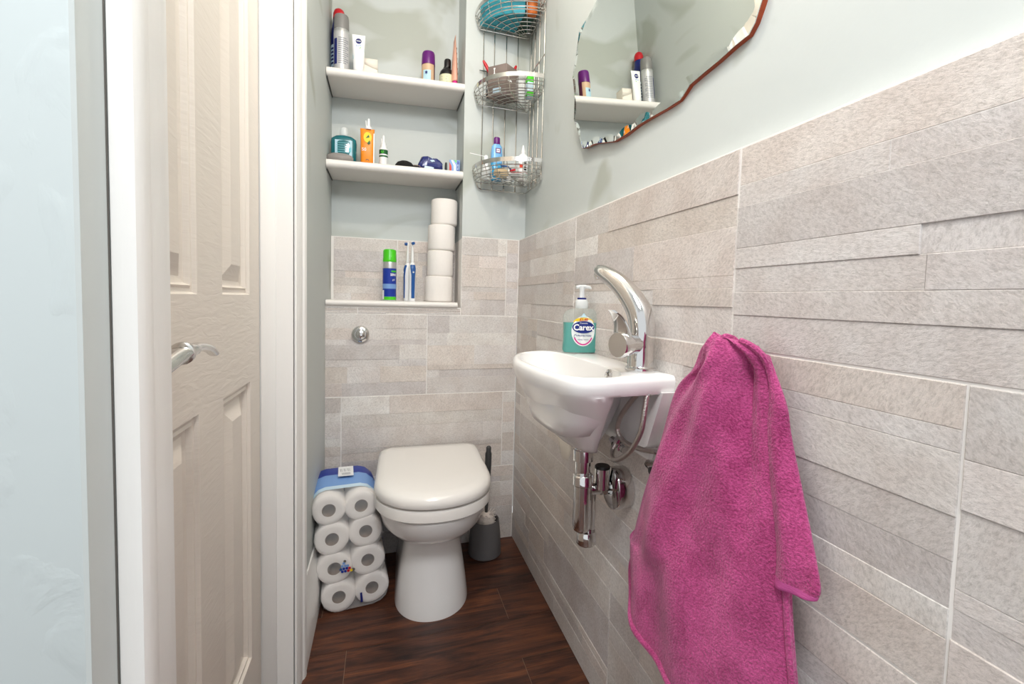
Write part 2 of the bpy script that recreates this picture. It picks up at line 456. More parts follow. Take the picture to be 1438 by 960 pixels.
# back wall: tiled boxing below, pier beside the recess, painted recess
NX0, NX1, ND = -.709, -.2275, .18
bm = newbm(); cl = bm.loops.layers.float_color.new('tint')
fb = lambda u, v, d: V((u, -d+.003, v))
tile_field(bm, cl, fb, ROWS[:3], [[-.347], [-.654, -.052], [-.353]], (-.712, -.001), 23)
tile_field(bm, cl, fb, [(3*TH, .932)], [[-.60]], (-.712, NX1), 5)
tile_field(bm, cl, fb, [(3*TH, 1.207)], [[-.050]], (NX1, -.001), 31)
fn2 = lambda u, v, d: V((u, ND-.006-d, v))
tile_field(bm, cl, fn2, [(.935, 1.199)], [[-.46]], (-.70, NX1+.004), 77)
fr = lambda u, v, d: V((NX1+.003-d*.3, u, v))
tile_field(bm, cl, fr, [(.935, 1.200)], [[]], (.004, ND-.008), 41)
quad(bm, [(-.712, .0014, 0), (0, .0014, 0), (0, .0014, .935), (-.712, .0014, .935)], 1)
quad(bm, [(NX1, .0014, .93), (.0014, .0014, .93), (.0014, .0014, 1.208), (NX1, .0014, 1.208)], 1)
quad(bm, [(NX1, .003, 1.208), (.003, .003, 1.208), (.003, .02, 1.208), (NX1, .02, 1.208)], 1)
quad(bm, [(NX1, .002, 1.208), (.026, .002, 1.208), (.026, .002, ZC), (NX1, .002, ZC)], 2)          # pier paint
quad(bm, [(NX1, .002, 1.201), (NX1, ND, 1.201), (NX1, ND, ZC), (NX1, .002, ZC)], 2)                # recess cheek
quad(bm, [(NX1, .002, .93), (NX1, ND, .93), (NX1, ND, 1.201), (NX1, .002, 1.201)], 1)
quad(bm, [(-.712, .003, .932), (NX1, .003, .932), (NX1, ND, .932), (-.712, ND, .932)], 1)          # recess bottom
quad(bm, [(-.712, ND-.0077, .932), (NX1, ND-.0077, .932), (NX1, ND-.0077, 1.200), (-.712, ND-.0077, 1.200)], 1)
quad(bm, [(-.712, ND-.006, 1.200), (NX1, ND-.006, 1.200), (NX1, ND, 1.200), (-.712, ND, 1.200)], 1)
quad(bm, [(-.72, ND, 1.2), (NX1, ND, 1.2), (NX1, ND, ZC), (-.72, ND, ZC)], 2)
quad(bm, [(-.9, ND+.08, 0), (.1, ND+.08, 0), (.1, ND+.08, ZC), (-.9, ND+.08, ZC)], 2)
struct('wall_back', bm, ['tile', 'grout', 'paint'])

# left wall with the doorway
def lx(y): return -.708
D0, D1, DH = -.567, -1.209, 2.0
bm = newbm()
def slab(y0, y1, z0, z1, i=0):
    p = [(lx(y0), y0), (lx(y1), y1), (lx(y1)-.14, y1), (lx(y0)-.14, y0)]
    with mi(bm, i): loft(bm, [[V((x, y, z0)) for x, y in p], [V((x, y, z1)) for x, y in p]])
slab(.20, -.553, 0, ZC); slab(-.553, D1-.012, DH, ZC)
slab(D1-.004, -1.324, 0, ZC)
struct('wall_left', bm, ['paint'])
bm = newbm()
box(bm, (-1.75, -1.3245, 0), (-.7085, -1.22, ZC), .004)
struct('wall_near', bm, ['blister'], smooth=True)

# floor of planks running across, ceiling
bm = newbm(); cl = bm.loops.layers.float_color.new('tint')
y = .149-.16*0; k = 0
joints = {0: -.42, 1: -.3, 2: -.68, 3: -.137, 4: -.598, 5: -.141, 6: -.5}
y = .15
while y > YO:
    off = joints.get(k, random.uniform(-.9, 0)); xs = [off+.92*j for j in range(-4, 4)]
    for x in xs:
        a, b = max(x, -2.4), min(x+.92, .05)
        if b-a < .01: continue
        g = .0007; t = (random.random(), random.random(), random.random(), 1)
        fs = [quad(bm, [(a+g, y-g, 0), (a+g, y-.1515+g, 0), (b-g, y-.1515+g, 0), (b-g, y-g, 0)])]
        for l in fs[0].loops: l[cl] = t
    y -= .1515; k += 1
quad(bm, [(-2.4, .2, -.002), (.1, .2, -.002), (.1, YO, -.002), (-2.4, YO, -.002)], 1)
struct('floor', bm, ['floor', 'oak_gap' if False else 'core'])
bm = newbm(); box(bm, (-1.75, YO, ZC), (.1, .27, ZC+.05)); struct('ceiling', bm, ['ceil'])

# baseboard
def profile_run(bm, prof, p0, p1):
    """prof: (out, up) pairs; run between two floor points, out is to the right of travel."""
    p0, p1 = V(p0), V(p1); d = (p1-p0).normalized(); n = V((d.y, -d.x, 0))
    loft(bm, [[p+n*o+V((0, 0, u)) for o, u in prof] for p in (p0, p1)])
bm = newbm()
profile_run(bm, [(0, 0), (.017, 0), (.017, .135), (.013, .142), (.013, .158), (.009, .17), (.006, .185), (.004, .20), (0, .20)], (lx(0), -.5075, 0), (lx(0), -.006, 0))
struct('baseboard_left', bm, ['white_wood'], smooth=True)

# door lining, architraves
def arch(name, y_in, y_out, xw):
    """Moulded upright board round the doorway: thin at the opening, thick at the outer edge."""
    s = 1 if y_out > y_in else -1; w = abs(y_out-y_in)
    prof = [(0, 0), (0, .005), (.10, .0065), (.18, .009), (.5, .0105), (.62, .0115), (.68, .015), (.80, .0175), (.93, .018), (1, .016), (1, 0)]
    bm = newbm()
    loft(bm, [[V((lx(y_in)+xw+o, y_in+s*w*f, z)) for f, o in prof] for z in (0, DH+.05)])
    return struct(name, bm, ['white_wood'], smooth=True, ang=25)
arch('trim_1', -.5655, -.507, .001)
arch('trim_2', -1.205, -1.290, .001)
bm = newbm()   # lining: far jamb with stop, near jamb, head
box(bm, (-.836, D0, 0), (-.7095, D0+.014, DH)); box(bm, (-.776, D0-.0035, 0), (-.745, D0+.001, DH-.01), .001)
box(bm, (-.836, D1-.012, 0), (-.712, D1, DH)); box(bm, (-.776, D1, 0), (-.745, D1+.0035, DH-.01), .001)
box(bm, (-.836, D1, DH-.012), (-.712, D0, DH))
struct('trim_3', bm, ['white_wood'], smooth=True)
bm = newbm()   # dark strip standing in for the dark open gap beside the near board
box(bm, (-.7095, -1.2920, 0), (-.7074, -1.2905, ZC)); struct('trim_4', bm, ['dark'])

# door leaf: six moulded panels
bm = newbm()
XD = -.778; YA, YB = -1.206, -.571
def panel_face(bm, rects):
    ys = sorted({YA, YB} | {r[0] for r in rects} | {r[1] for r in rects}); zs = sorted({.006, 1.985} | {r[2] for r in rects} | {r[3] for r in rects})
    for a, b in zip(ys, ys[1:]):
        for c, d in zip(zs, zs[1:]):
            if not any(r[0]-1e-6 <= a and b <= r[1]+1e-6 and r[2]-1e-6 <= c and d <= r[3]+1e-6 for r in rects):
                quad(bm, [(XD, a, c), (XD, b, c), (XD, b, d), (XD, a, d)])
    for y0, y1, z0, z1 in rects:
        steps = [(0, 0), (.003, -.006), (.009, -.007), (.013, -.004), (.017, -.012), (.026, -.014), (.056, -.002)]
        R = [[bm.verts.new((XD+o, y, z)) for y, z in ((y0+e, z0+e), (y1-e, z0+e), (y1-e, z1-e), (y0+e, z1-e))] for e, o in steps]
        for A, B in zip(R, R[1:]):
            for i in range(4): bm.faces.new((A[i], A[(i+1) % 4], B[(i+1) % 4], B[i]))
        bm.faces.new(R[-1])
cols = [(-.811, -.646), (-1.085, -.920)]
panel_face(bm, [(a, b, c, d) for a, b in cols for c, d in ((.172, .783), (.967, 1.58), (1.68, 1.90))])
quad(bm, [(XD-.036, YA, .006), (XD-.036, YB, .006), (XD-.036, YB, 1.985), (XD-.036, YA, 1.985)])
for a, b, c, d in ((YA, YA, 0, 1), (YB, YB, 0, 1)): quad(bm, [(XD, a, .006), (XD-.036, a, .006), (XD-.036, a, 1.985), (XD, a, 1.985)])
for z in (.006, 1.985): quad(bm, [(XD, YA, z), (XD, YB, z), (XD-.036, YB, z), (XD-.036, YA, z)])
bmesh.ops.remove_doubles(bm, verts=bm.verts[:], dist=1e-5)
door = struct('door_1', bm, ['door'], smooth=True, ang=12)
bm = newbm()
lathe(bm, [(.0, 0), (.026, 0), (.026, .006), (.022, .009), (.010, .010), (.010, .052), (0, .052)], (XD, -1.176, .889), (1, 0, 0))
pts = smooth_path([(-.728, -1.170, .889), (-.725, -1.139, .898), (-.724, -1.115, .902), (-.725, -1.075, .903), (-.727, -1.035, .897), (-.730, -1.006, .887)], 6)
n = len(pts)
tube(bm, pts, [.013-.0065*(i/(n-1)) if i > 14 else .0125 for i in range(n)], 12, flat=.65)
for q in ((-.724, -1.121, .901),): lathe(bm, [(.0105, -.004), (.0130, -.002), (.0130, .002), (.0105, .004)], q, (0, 1, .05), 16)
h = obj('door_handle', bm, 'brushed', door); h['label'] = 'curved satin chrome lever handle'

# ------------------------------------------------------------------ shelves
def shelf(name, label, zt, x0, x1, yf, th, rad, k=0):
    bm = newbm()
    prof = [(ND-.002, zt-th), (yf+rad*1.2, zt-th)]
    for i in range(9):
        a = -PI/2-PI*i/8*1.0
        prof.append((yf+rad+rad*math.cos(a), zt-th/2+th/2*math.sin(a)))
    prof += [(yf+rad*1.2, zt), (ND-.002, zt)]
    loft(bm, [[V((x, y, z+k*(x-x0))) for y, z in prof] for x in (x0, x1)])
    o = tag(obj(name, bm, 'shelf', loc=((x0+x1)/2, yf, zt-th)), label, 'shelf')
    if k:
        for x in (x0+.0005, x1-.0025):
            bm = newbm(); box(bm, (x, yf+.012, zt-th-.005+k*(x-x0)), (x+.002, ND-.003, zt-th-.0002+k*(x-x0))); obj('end_gap_strip', bm, 'darkgrey', o)  # dark strip standing in for the shadow gap along the shelf end
    return o
SH1, SH2, SH3 = 1.757, 1.445, .9545
shelf('shelf', 'white bullnosed shelf board across the recess holding the silver spray can and purple deodorant', SH1, -.7065, -.2285, -.006, .030, .015, .040)
shelf('shelf', 'white bullnosed shelf board across the recess holding the orange carton and navy packet', SH2, -.7065, -.2285, -.006, .030, .015, .0155)
shelf('sill_shelf', 'lowest thin white ledge board holding the stacked toilet rolls and shaving can', SH3, -.7065, -.2415, -.010, .021, .0105)

# ------------------------------------------------------------------ toilet
TX, TROT = -.341, math.radians(-2.0)
TM = Matrix.Translation((TX, 0, 0)) @ Matrix.Rotation(TROT, 4, 'Z')
def dring(hw, yb, yf, z, rc=.03, ys=None, n=40, p=2.15):
    """D outline seen from above: back edge at yb, rounded front at yf."""
    ys = ys if ys is not None else yf+hw*1.12
    pts = [(-hw+rc, yb), (-hw+rc*.3, yb-rc*.3), (-hw, yb-rc)]
    for i in range(1, 5): pts.append((-hw, yb-rc+(ys-yb+rc)*i/5))
    for i in range(n+1):
        a = PI+PI*i/n; c, s = math.cos(a), math.sin(a)
        pts.append((hw*math.copysign(abs(c)**(2/p), c), ys-(ys-yf)*abs(s)**(2/p)))
    for i in range(4, 0, -1): pts.append((hw, yb-rc+(ys-yb+rc)*i/5))
    pts += [(hw, yb-rc), (hw-rc*.3, yb-rc*.3), (hw-rc, yb)]
    return [TM @ V((x, y, z)) for x, y in pts]
place(sy=.90, dz=-.003)
t = thing('toilet', 'white back-to-wall toilet with closed D-shaped seat standing on the dark floor', 'toilet', (TX, -.22, 0))
bm = newbm()
loft(bm, [dring(.1165, -.004, -.452, 0, ys=-.30), dring(.1165, -.004, -.452, .012, ys=-.30), dring(.110, -.004, -.440, .06, ys=-.30), dring(.100, -.004, -.425, .13, ys=-.29),
          dring(.092, -.004, -.414, .18, ys=-.29), dring(.090, -.004, -.412, .214, ys=-.29), dring(.094, -.004, -.416, .226, ys=-.29), dring(.120, -.004, -.448, .240, ys=-.28), dring(.143, -.004, -.478, .256, ys=-.27), dring(.160, -.004, -.504, .279, ys=-.27),
          dring(.168, -.004, -.518, .308, ys=-.27), dring(.173, -.004, -.527, .328, ys=-.27), dring(.173, -.004, -.528, .334, ys=-.27), dring(.168, -.004, -.522, .338, ys=-.27)])
obj('pan', bm, 'ceramic', t)
bm = newbm()
loft(bm, [dring(.172, -.075, -.528, .340), dring(.178, -.07, -.536, .345), dring(.179, -.07, -.537, .368), dring(.177, -.07, -.535, .3745), dring(.171, -.08, -.528, .3765), dring(.160, -.08, -.512, .3765)])
obj('seat', bm, 'lid', t)
bm = newbm()
loft(bm, [dring(.170, -.04, -.526, .3800), dring(.1725, -.035, -.529, .3822), dring(.1785, -.03, -.5365, .3832), dring(.180, -.03, -.5385, .386), dring(.180, -.03, -.538, .400), dring(.177, -.031, -.534, .410), dring(.168, -.035, -.522, .4175), dring(.150, -.045, -.495, .4215), dring(.09, -.08, -.40, .4235)])
obj('lid', bm, 'lid', t)
for sx in (-.09, .09):
    bm = newbm(); c = TM @ V((sx, -.035, .359)); lathe(bm, [(.0, -.022), (.010, -.022), (.011, 0), (.010, .018), (0, .0185)], c, (0, 0, 1), 14)
    obj('hinge', bm, 'white', t)

# dual flush button on the tiles
place(dx=-.003, dz=-.003)
t = thing('flush_button', 'round chrome flush button set in the tiles above the toilet', 'flush button', (-.587, 0, .835))
bm = newbm(); lathe(bm, [(0, 0), (.031, 0), (.031, .006), (.027, .011), (.020, .013), (.019, .010), (0, .010)], (-.587, .001, .835), (0, -1, 0), 36); obj('rim', bm, 'chrome', t)
bm = newbm(); lathe(bm, [(0, .009), (.018, .009), (.018, .014), (.014, .018), (.006, .020), (0, .020)], (-.587, .001, .835), (0, -1, 0), 30); obj('button', bm, 'chrome', t)

# ------------------------------------------------------------------ toilet roll pack
place()
def tissue_roll(bm, org, axis, R=.053, L=.1, r=.0205, seg=28, mcore=1, wob=0):
    """Roll with hollow core; core faces use slot mcore."""
    o = V(org); d = V(axis).normalized(); x, y = (V((1, 0, 0)), V((0, 1, 0))) if abs(d.z) > .99 else frame(d)
    rnd = random.Random(int(abs(o.x*9e4)+abs(o.z*7e4)))
    ph, ph2 = rnd.uniform(0, 6), rnd.uniform(0, 6)
    def ring(rad, h, w=1):
        return [o+d*h+x*(rad*(1+wob*w*math.sin(2*a+ph)+wob*.6*w*math.sin(3*a+ph2))*math.cos(a))+y*(rad*(1+wob*w*math.sin(2*a+ph)+wob*.6*w*math.sin(3*a+ph2))*math.sin(a)) for a in (2*PI*i/seg for i in range(seg))]
    rr = [ring(r, 0, 0), ring(R*.7, -.001), ring(R-.006, 0), ring(R-.0015, .0035), ring(R, .009), ring(R, L-.008), ring(R-.0015, L-.0025), ring(R-.006, L), ring(R*.7, L), ring(r, L, 0)]
    v = loft(bm, rr, False, False)
def roll_core(bm, org, axis, L=.1, r=.0205, seg=28):
    lathe(bm, [(r+.0003, .0005), (r+.0003, L-.0005), (r-.0012, L-.0005), (r-.0012, .0005), (r+.0003, .0005)], org, axis, seg, cap=False)

PA = math.radians(6.0)     # the pack stands slightly turned
pax = V((math.cos(PA), math.sin(PA), 0)); pay = V((-math.sin(PA), math.cos(PA), 0))
PO = V((-.5865, -.290, 0))   # middle of the front face at the floor
def pk(u, w, z):            # across, into depth, up; leans towards the wall with height
    lean = -.030*max(0, z-.05)/.28
    return PO+pax*(u+lean)+pay*w+V((0, 0, z))
t = thing('toilet_roll_pack', 'shrink-wrapped pack of toilet rolls with blue printed top standing beside the toilet', 'toilet rolls', PO)
for r_ in range(4):
    for c_ in range(2):
        zz = (.050, .142, .235, .326)[r_]+(.008 if (c_ and r_ < 3) else 0)
        uu = (-.0458 if c_ == 0 else .0458)+(.002, -.001, .002, .0)[r_]
        bm = newbm()
        tissue_roll(bm, pk(uu*(1.06 if r_ < 3 else 1), .0, zz), pay, .0505 if r_ < 3 else .0478, .100, .0195, wob=.025)
        ro = obj('toilet_roll', bm, 'paperw', t)
        bm = newbm(); roll_core(bm, pk(uu*(1.06 if r_ < 3 else 1), .0, zz), pay, .1, .0195); obj('cardboard_core', bm, 'core', ro)
for c_ in range(8):   # second layer behind
    bm = newbm(); tissue_roll(bm, pk(-.0458 if c_ % 2 == 0 else .0458, .102, (.050, .142, .235, .322)[c_//2]), pay, .0445, .095, .0205); obj('toilet_roll', bm, 'paperw', t)
def pack_ring(w, grow=.0):
    pts = []
    R = .0482+grow
    cz = (.050, .142, .235, .326)
    sg = 8
    def uc(i): return (.002, -.001, .002, .0)[i]
    for i in range(4):        # right side going up
        for a in (-50, -25, 0, 25, 50) if 0 < i < 3 else ((-88, -60, -35, 0, 25, 50) if i == 0 else (-50, -25, 0, 30, 60, 85)):
            a = math.radians(a); pts.append(((.0486 if i < 3 else .0458)+uc(i)+(R+.0028*(i < 3))*math.cos(a), max(.001, cz[i]+.003+R*math.sin(a))))
    for i in range(3, -1, -1):
        for a in ((95, 120, 150, 180, 205, 230) if i == 3 else (130, 155, 180, 205, 230) if i else (130, 155, 180, 215, 240, 268)):
            a = math.radians(a); pts.append((-(.0486 if i < 3 else .0458)+uc(i)+(R+.0028*(i < 3))*math.cos(a), max(.001, cz[i]+.003+R*math.sin(a))))
    return [pk(u, w, z) for u, z in pts]
bm = newbm()
def shrink(ring, f):
    c = sum(ring, V())/len(ring); return [c+(p-c)*f for p in ring]
f0 = shrink(pack_ring(-.006), .93)
rings = [f0, pack_ring(.0), pack_ring(.03), pack_ring(.05, .002), pack_ring(.085, .005), pack_ring(.13, .007), pack_ring(.165, .007), pack_ring(.200, .004), shrink(pack_ring(.208), .93)]
vs = loft(bm, rings)
for f in bm.faces:
    c = f.calc_center_median(); w = (c-PO).dot(pay); zz = c.z
    if zz > .338:
        f.material_index = 3 if w > .115 else 2 if w > .065 else 1 if w > .03 else 0
    else:
        f.material_index = 3 if w > .185 else 0
wrap = obj('wrapper', bm, ['film', 'pale', 'skyblue', 'royal'], t); wrap['label'] = 'clear plastic wrap printed in blue bands on top'
bm = newbm()   # barcode label on the top of the wrap
zt_ = .3885
def ontop(u, v, d=0): return pk(.012+u-.05*v, .13+v, zt_+.0025+d-abs(u)*0)
with mi(bm, 0): prism(bm, [(-.026, -.038), (.020, -.042), (.026, .040), (-.020, .044)], lambda u, v, d: ontop(u, v, d), 0, .0012)
with mi(bm, 1):
    for k in range(9): plate(bm, [(-.016+k*.0038, -.004), (-.0146+k*.0038-(k % 3)*.0005, -.004), (-.0146+k*.0038-(k % 3)*.0005, .022), (-.016+k*.0038, .022)], lambda u, v: ontop(u, v, .0016))
    for k in range(3): plate(bm, [(-.014, -.016-.006*k), (.012, -.016-.006*k), (.012, -.0185-.006*k), (-.014, -.0185-.006*k)], lambda u, v: ontop(u, v, .0016))
obj('barcode_label', bm, ['white', 'print'], t)
# small coloured dots and a dark mark printed on the wrap front
dots = [(-.012, 0, 4), (-.002, 0, 4), (.008, 0, 0), (.018, 0, 1), (.026, .002, 3), (-.016, .009, 5), (-.006, .010, 4), (.004, .010, 4), (.013, .009, 0), (-.010, .020, 2), (0, .020, 2), (.008, .019, 2), (-.004, .030, 2), (0, .037, 3)]
for u, v, k in dots:
    bm = newbm(); prism(bm, oval(.0040, .0040, 10), lambda a, b, d: pk(-.018+u*.85+a, -.0085-d, .133+v*.85+b), 0, .0008)
    obj('printed_dot', bm, ['red', 'yellow', 'skyblue', 'dark', 'royal', 'blue'][k], t)
bm = newbm(); prism(bm, [(.030, .052), (.037, .053), (.0345, .083), (.0285, .082)], lambda a, b, d: pk(a-.014, -.0085-d, b-.028), 0, .0008)
obj('printed_mark', bm, 'navy', t)

# ------------------------------------------------------------------ toilet brush
place(dx=.003)
t = thing('brush_holder', 'dark grey tapered pot behind the toilet holding the toilet brush', 'toilet brush holder', (-.135, -.085, 0))
bm = newbm(); lathe(bm, [(0, 0), (.060, 0), (.063, .003), (.063, .010), (.058, .08), (.052, .130), (.051, .134), (.048, .132), (.053, .08), (.056, .012), (0, .010)], (-.135, -.085, .0005), seg=36)
obj('pot', bm, 'holder', t)
t = thing('toilet_brush', 'white bristled toilet brush with black handle standing in its grey pot', 'toilet brush', (-.132, -.085, .02))
bm = newbm(); tube(bm, [(-.134, -.085, .02), (-.131, -.083, .17), (-.129, -.081, .25)], .006, 10); 
lathe(bm, [(.0, .0), (.0075, 0), (.0085, .02), (.0125, .09), (.0125, .14), (.0095, .148), (.0100, .163), (.006, .168), (0, .168)], (-.129, -.081, .243), (.02, .03, 1), 16)
obj('handle', bm, 'darkgrey', t)
bm = newbm()
rnd = random.Random(3)
lathe(bm, [(.0, .03), (.030, .035), (.034, .08), (.034, .125), (.026, .148), (.01, .157), (0, .158)], (-.133, -.085, 0), seg=20)
for i in range(90):
    a = rnd.uniform(0, 2*PI); z = rnd.uniform(.10, .152); d = V((math.cos(a), math.sin(a), rnd.uniform(.2, .9))).normalized()
    p = V((-.133, -.085, z-.01)); tube(bm, [p, p+d*rnd.uniform(.036, .0445)], .0018, 5)
obj('bristle_head', bm, 'bristle', t)

# ------------------------------------------------------------------ basin
place(sy=.948, dy=.0166, sz=1.02, dz=-.0168)
BO = [(0, -1.100), (-.035, -1.104), (-.075, -1.108), (-.108, -1.110), (-.14, -1.112), (-.178, -1.105), (-.203, -1.083), (-.218, -1.03), (-.230, -.97), (-.235, -.90), (-.231, -.83), (-.215, -.765), (-.19, -.712), (-.150, -.676), (-.096, -.661), (-.04, -.660), (0, -.660)]
def dens(poly, n=5):
    out = []
    sm = smooth_path([(x, y, 0) for x, y in poly], n)
    pts = [(p.x, p.y) for p in sm]
    k = 14
    for i in range(1, k): pts.append((0, -.660+(poly[0][1]+.660)*i/k))   # along the wall
    return pts
OUT = dens(BO)
LOW = dens([(0, -.930), (-.045, -.945), (-.085, -.985), (-.112, -1.085)]+BO[4:])     # hollow under the tap end
def bring(dep, y0, y1, z, x0=0, off=0, cut=0):
    """Outline squeezed to depth dep and span y0 (near) to y1 (far)."""
    return [V((x0+x*(dep+x0)/.235-off, y0+(y+1.112)/(.452)*(y1-y0), z)) for x, y in (LOW if cut else OUT)]
t = thing('wash_basin', 'small white ceramic wash basin fixed to the tiled wall', 'basin', (-.1, -.88, .66))
bm = newbm()
outer = [bring(.085, -.935, -.81, .6590, -.052, cut=1), bring(.112, -.955, -.79, .661, -.046, cut=1), bring(.129, -.968, -.775, .668, -.042, cut=1), bring(.143, -.982, -.762, .680, -.036, cut=1), bring(.170, -1.014, -.736, .715, -.022, cut=1), bring(.209, -1.063, -.696, .765, -.006, cut=1), bring(.2285, -1.095, -.672, .795, cut=1),
         bring(.2340, -1.105, -.6645, .8065, cut=1), bring(.2345, -1.106, -.664, .808), bring(.2358, -1.109, -.6625, .812), bring(.2375, -1.112, -.6605, .822), bring(.2375, -1.113, -.6605, .831), bring(.2355, -1.110, -.663, .837), bring(.231, -1.106, -.667, .8405)]
IN = smooth_path([(-.086, -1.050, 0), (-.112, -1.086, 0), (-.160, -1.092, 0), (-.195, -1.070, 0), (-.212, -1.01, 0), (-.220, -.90, 0), (-.213, -.81, 0), (-.180, -.718, 0), (-.13, -.684, 0), (-.095, -.700, 0), (-.080, -.77, 0), (-.078, -.87, 0), (-.079, -.98, 0)], 8, True)
c0 = V((-.14, -.87, 0))
def ray_in(d, poly):
    best = None
    for i in range(len(poly)):
        a, b = poly[i], poly[(i+1) % len(poly)]; e = b-a
        den = d.x*e.y-d.y*e.x
        if abs(den) < 1e-9: continue
        w = a-c0; tt = (w.x*e.y-w.y*e.x)/den; s = (w.x*d.y-w.y*d.x)/den
        if tt > 0 and -1e-6 <= s <= 1+1e-6 and (best is None or tt < best): best = tt
    return best
def iring(f, z, shift=(0, 0)):
    r = []
    for p in outer[-1]:
        d = V((p.x-c0.x, p.y-c0.y, 0)); L_ = d.length; d /= L_
        k = ray_in(d, IN); q = c0+d*k*f+V((shift[0], shift[1], 0)); r.append(V((q.x, q.y, z)))
    return r
inner = [iring(1.02, .8408), iring(1.005, .8404), iring(.993, .8388), iring(.984, .8355), iring(.965, .82), iring(.90, .79), iring(.82, .75), iring(.65, .715), iring(.4, .70), iring(.12, .696)]
loft(bm, outer+inner)
# wall-side rib at the near end
prism(bm, [(-.70, .812), (-1.095, .812), (-1.035, .668), (-.76, .668)], lambda u, v, d: V((-d, u, v)), .0, .010)
rib = [(-1.098, .812), (-1.128+.02, .812), (-1.062, .705), (-1.040, .690), (-1.015, .700)]
prism(bm, rib, lambda u, v, d: V((-d, u, v)), .0, .030)
obj('bowl', bm, 'ceramic', t, ang=50)
bm = newbm()
oc = V((-.0815, -.998, .8275)); ax = (-1, 0, .25)
rings = []
for rr_, hh in ((.0045, 0), (.0045, .003), (.0075, .006), (.011, .005), (.0125, .0), (.0125, -.004)): rings.append((rr_, hh))
lathe(bm, rings, oc, ax, 22, cap=False)
tube(bm, [oc+V((-.004, -.006, -.004)), oc+V((-.005, .006, .004))], .0018, 6); tube(bm, [oc+V((-.004, .006, -.005)), oc+V((-.005, 0, .001))], .0018, 6)
obj('overflow_ring', bm, 'chrome', t)
bm = newbm(); lathe(bm, [(0, 0), (.022, 0), (.024, .003), (.018, .005), (0, .004)], (-.14, -.87, .696), seg=24); obj('plug_hole', bm, 'chrome', t)

# tap
t = thing('basin_tap', 'chrome mixer tap with curved horn spout and side lever on the basin', 'tap', (-.038, -1.040, .8405))
bx, by = -.038, -1.040
bm = newbm()
lathe(bm, [(0, 0), (.0285, 0), (.030, .003), (.029, .008), (.0255, .010), (.0245, .012), (.0245, .060), (.0250, .064), (0, .064)], (bx, by, .8405), seg=36)
obj('body', bm, 'chrome', t)
bm = newbm()
pts = smooth_path([(bx, by, .900), (bx+.001, by+.001, .925), (bx-.002, by+.012, .955), (bx-.012, by+.035, .985), (bx-.026, by+.066, 1.012), (bx-.040, by+.098, 1.029), (bx-.046, by+.112, 1.033)], 7)
n = len(pts); tube(bm, pts, [.0262*(1-(i/(n-1))**1.9)+.0100*(i/(n-1))**1.9 for i in range(n)], 24)
p = pts[-4]; lathe(bm, [(0, 0), (.0075, 0), (.0075, .012), (0, .012)], p+V((0, 0, -.017)), (-.15, .3, 1), 14)
obj('spout', bm, 'chrome', t)
bm = newbm()
kx = V((-1, -.38, 0)).normalized(); k0 = V((bx, by, .893))
lathe(bm, [(.018, 0), (.0185, .03), (.0210, .040), (.0235, .050), (.0235, .066), (.022, .0685), (0, .0685)], k0, kx, 32)
lp = smooth_path([k0+kx*.055+V((0, 0, .012)), k0+kx*.056+V((-.001, .002, .032)), k0+kx*.063+V((-.002, .006, .050)), k0+kx*.074+V((-.004, .012, .062))], 6)
n = len(lp)
side = V((-kx.y, kx.x, 0))
rings = []
for i, p in enumerate(lp):
    w = .0215-.014*(i/(n-1))**1.3; a = kx*.0045
    rings.append([p+side*w+a*.3, p+side*w*.6+a, p-side*w*.6+a, p-side*w+a*.3, p-side*w-a*.3, p-side*w*.6-a*.6, p+side*w*.6-a*.6, p+side*w-a*.3])
loft(bm, rings)
obj('lever', bm, 'chrome', t)

# soap dispenser
sx_, sy_, sz_ = -.031, -.732, .8405
SA = math.radians(-9)
def sp(u, d, v): return V((sx_+u*math.cos(SA)-d*math.sin(SA), sy_+u*math.sin(SA)+d*math.cos(SA), sz_+v))
def sring(hw, hd, v, p=3.2, n=36): return [sp(x, y, v) for x, y in oval(hw, hd, n, p=p)]
t = thing('soap_dispenser', 'clear pump bottle of aqua hand soap on the basin beside the tap', 'soap dispenser', (sx_, sy_, sz_))
bm = newbm(); loft(bm, [sring(.044, .018, .003), sring(.0462, .0205, .010), sring(.0448, .0205, .03), sring(.0448, .0205, .055), sring(.0452, .0205, .0765)]); obj('liquid_soap', bm, 'soapaqua', t)
bm = newbm(); loft(bm, [sring(.045, .019, .0), sring(.0475, .0217, .006), sring(.0462, .0217, .03), sring(.0462, .0217, .055), sring(.0465, .0217, .085), sring(.0455, .0215, .094), sring(.041, .020, .103), sring(.030, .0165, .109), sring(.017, .0135, .111, 2), sring(.0155, .013, .113, 2)])
obj('bottle', bm, 'clear', t)
bm = newbm()
with mi(bm, 0): loft(bm, [sring(.0155, .0155, .111, 2), sring(.0165, .0165, .113, 2), sring(.0165, .0165, .127, 2), sring(.013, .013, .133, 2)])
with mi(bm, 1): loft(bm, [sring(.0115, .0115, .133, 2), sring(.0115, .0115, .1375, 2)])
with mi(bm, 0):
    loft(bm, [sring(.0075, .0075, .137, 2), sring(.0058, .0058, .15, 2), sring(.0075, .0075, .160, 2), sring(.0075, .0075, .166, 2), sring(.005, .005, .1675, 2)])
    tube(bm, [sp(-.016, -.002, .1625), sp(-.008, 0, .1645), sp(.006, 0, .165), sp(.020, 0, .1635), sp(.0225, 0, .160)], [.004, .0048, .005, .0038, .003], 10)
obj('pump_head', bm, ['frost', 'navy'], t)
bm = newbm()
fl = lambda u, v, e=.0: sp(u, -.0219-e+.009*(abs(u)/.046)**3, v)
with mi(bm, 0): plate(bm, [(u, v) for u, v in oval(.0300, .037, 40, .001, .056)], lambda u, v: fl(u, v, .0002))
with mi(bm, 5): plate(bm, [(-.011, .086), (.013, .086), (.001, .100)], lambda u, v: fl(u, v, .00025))
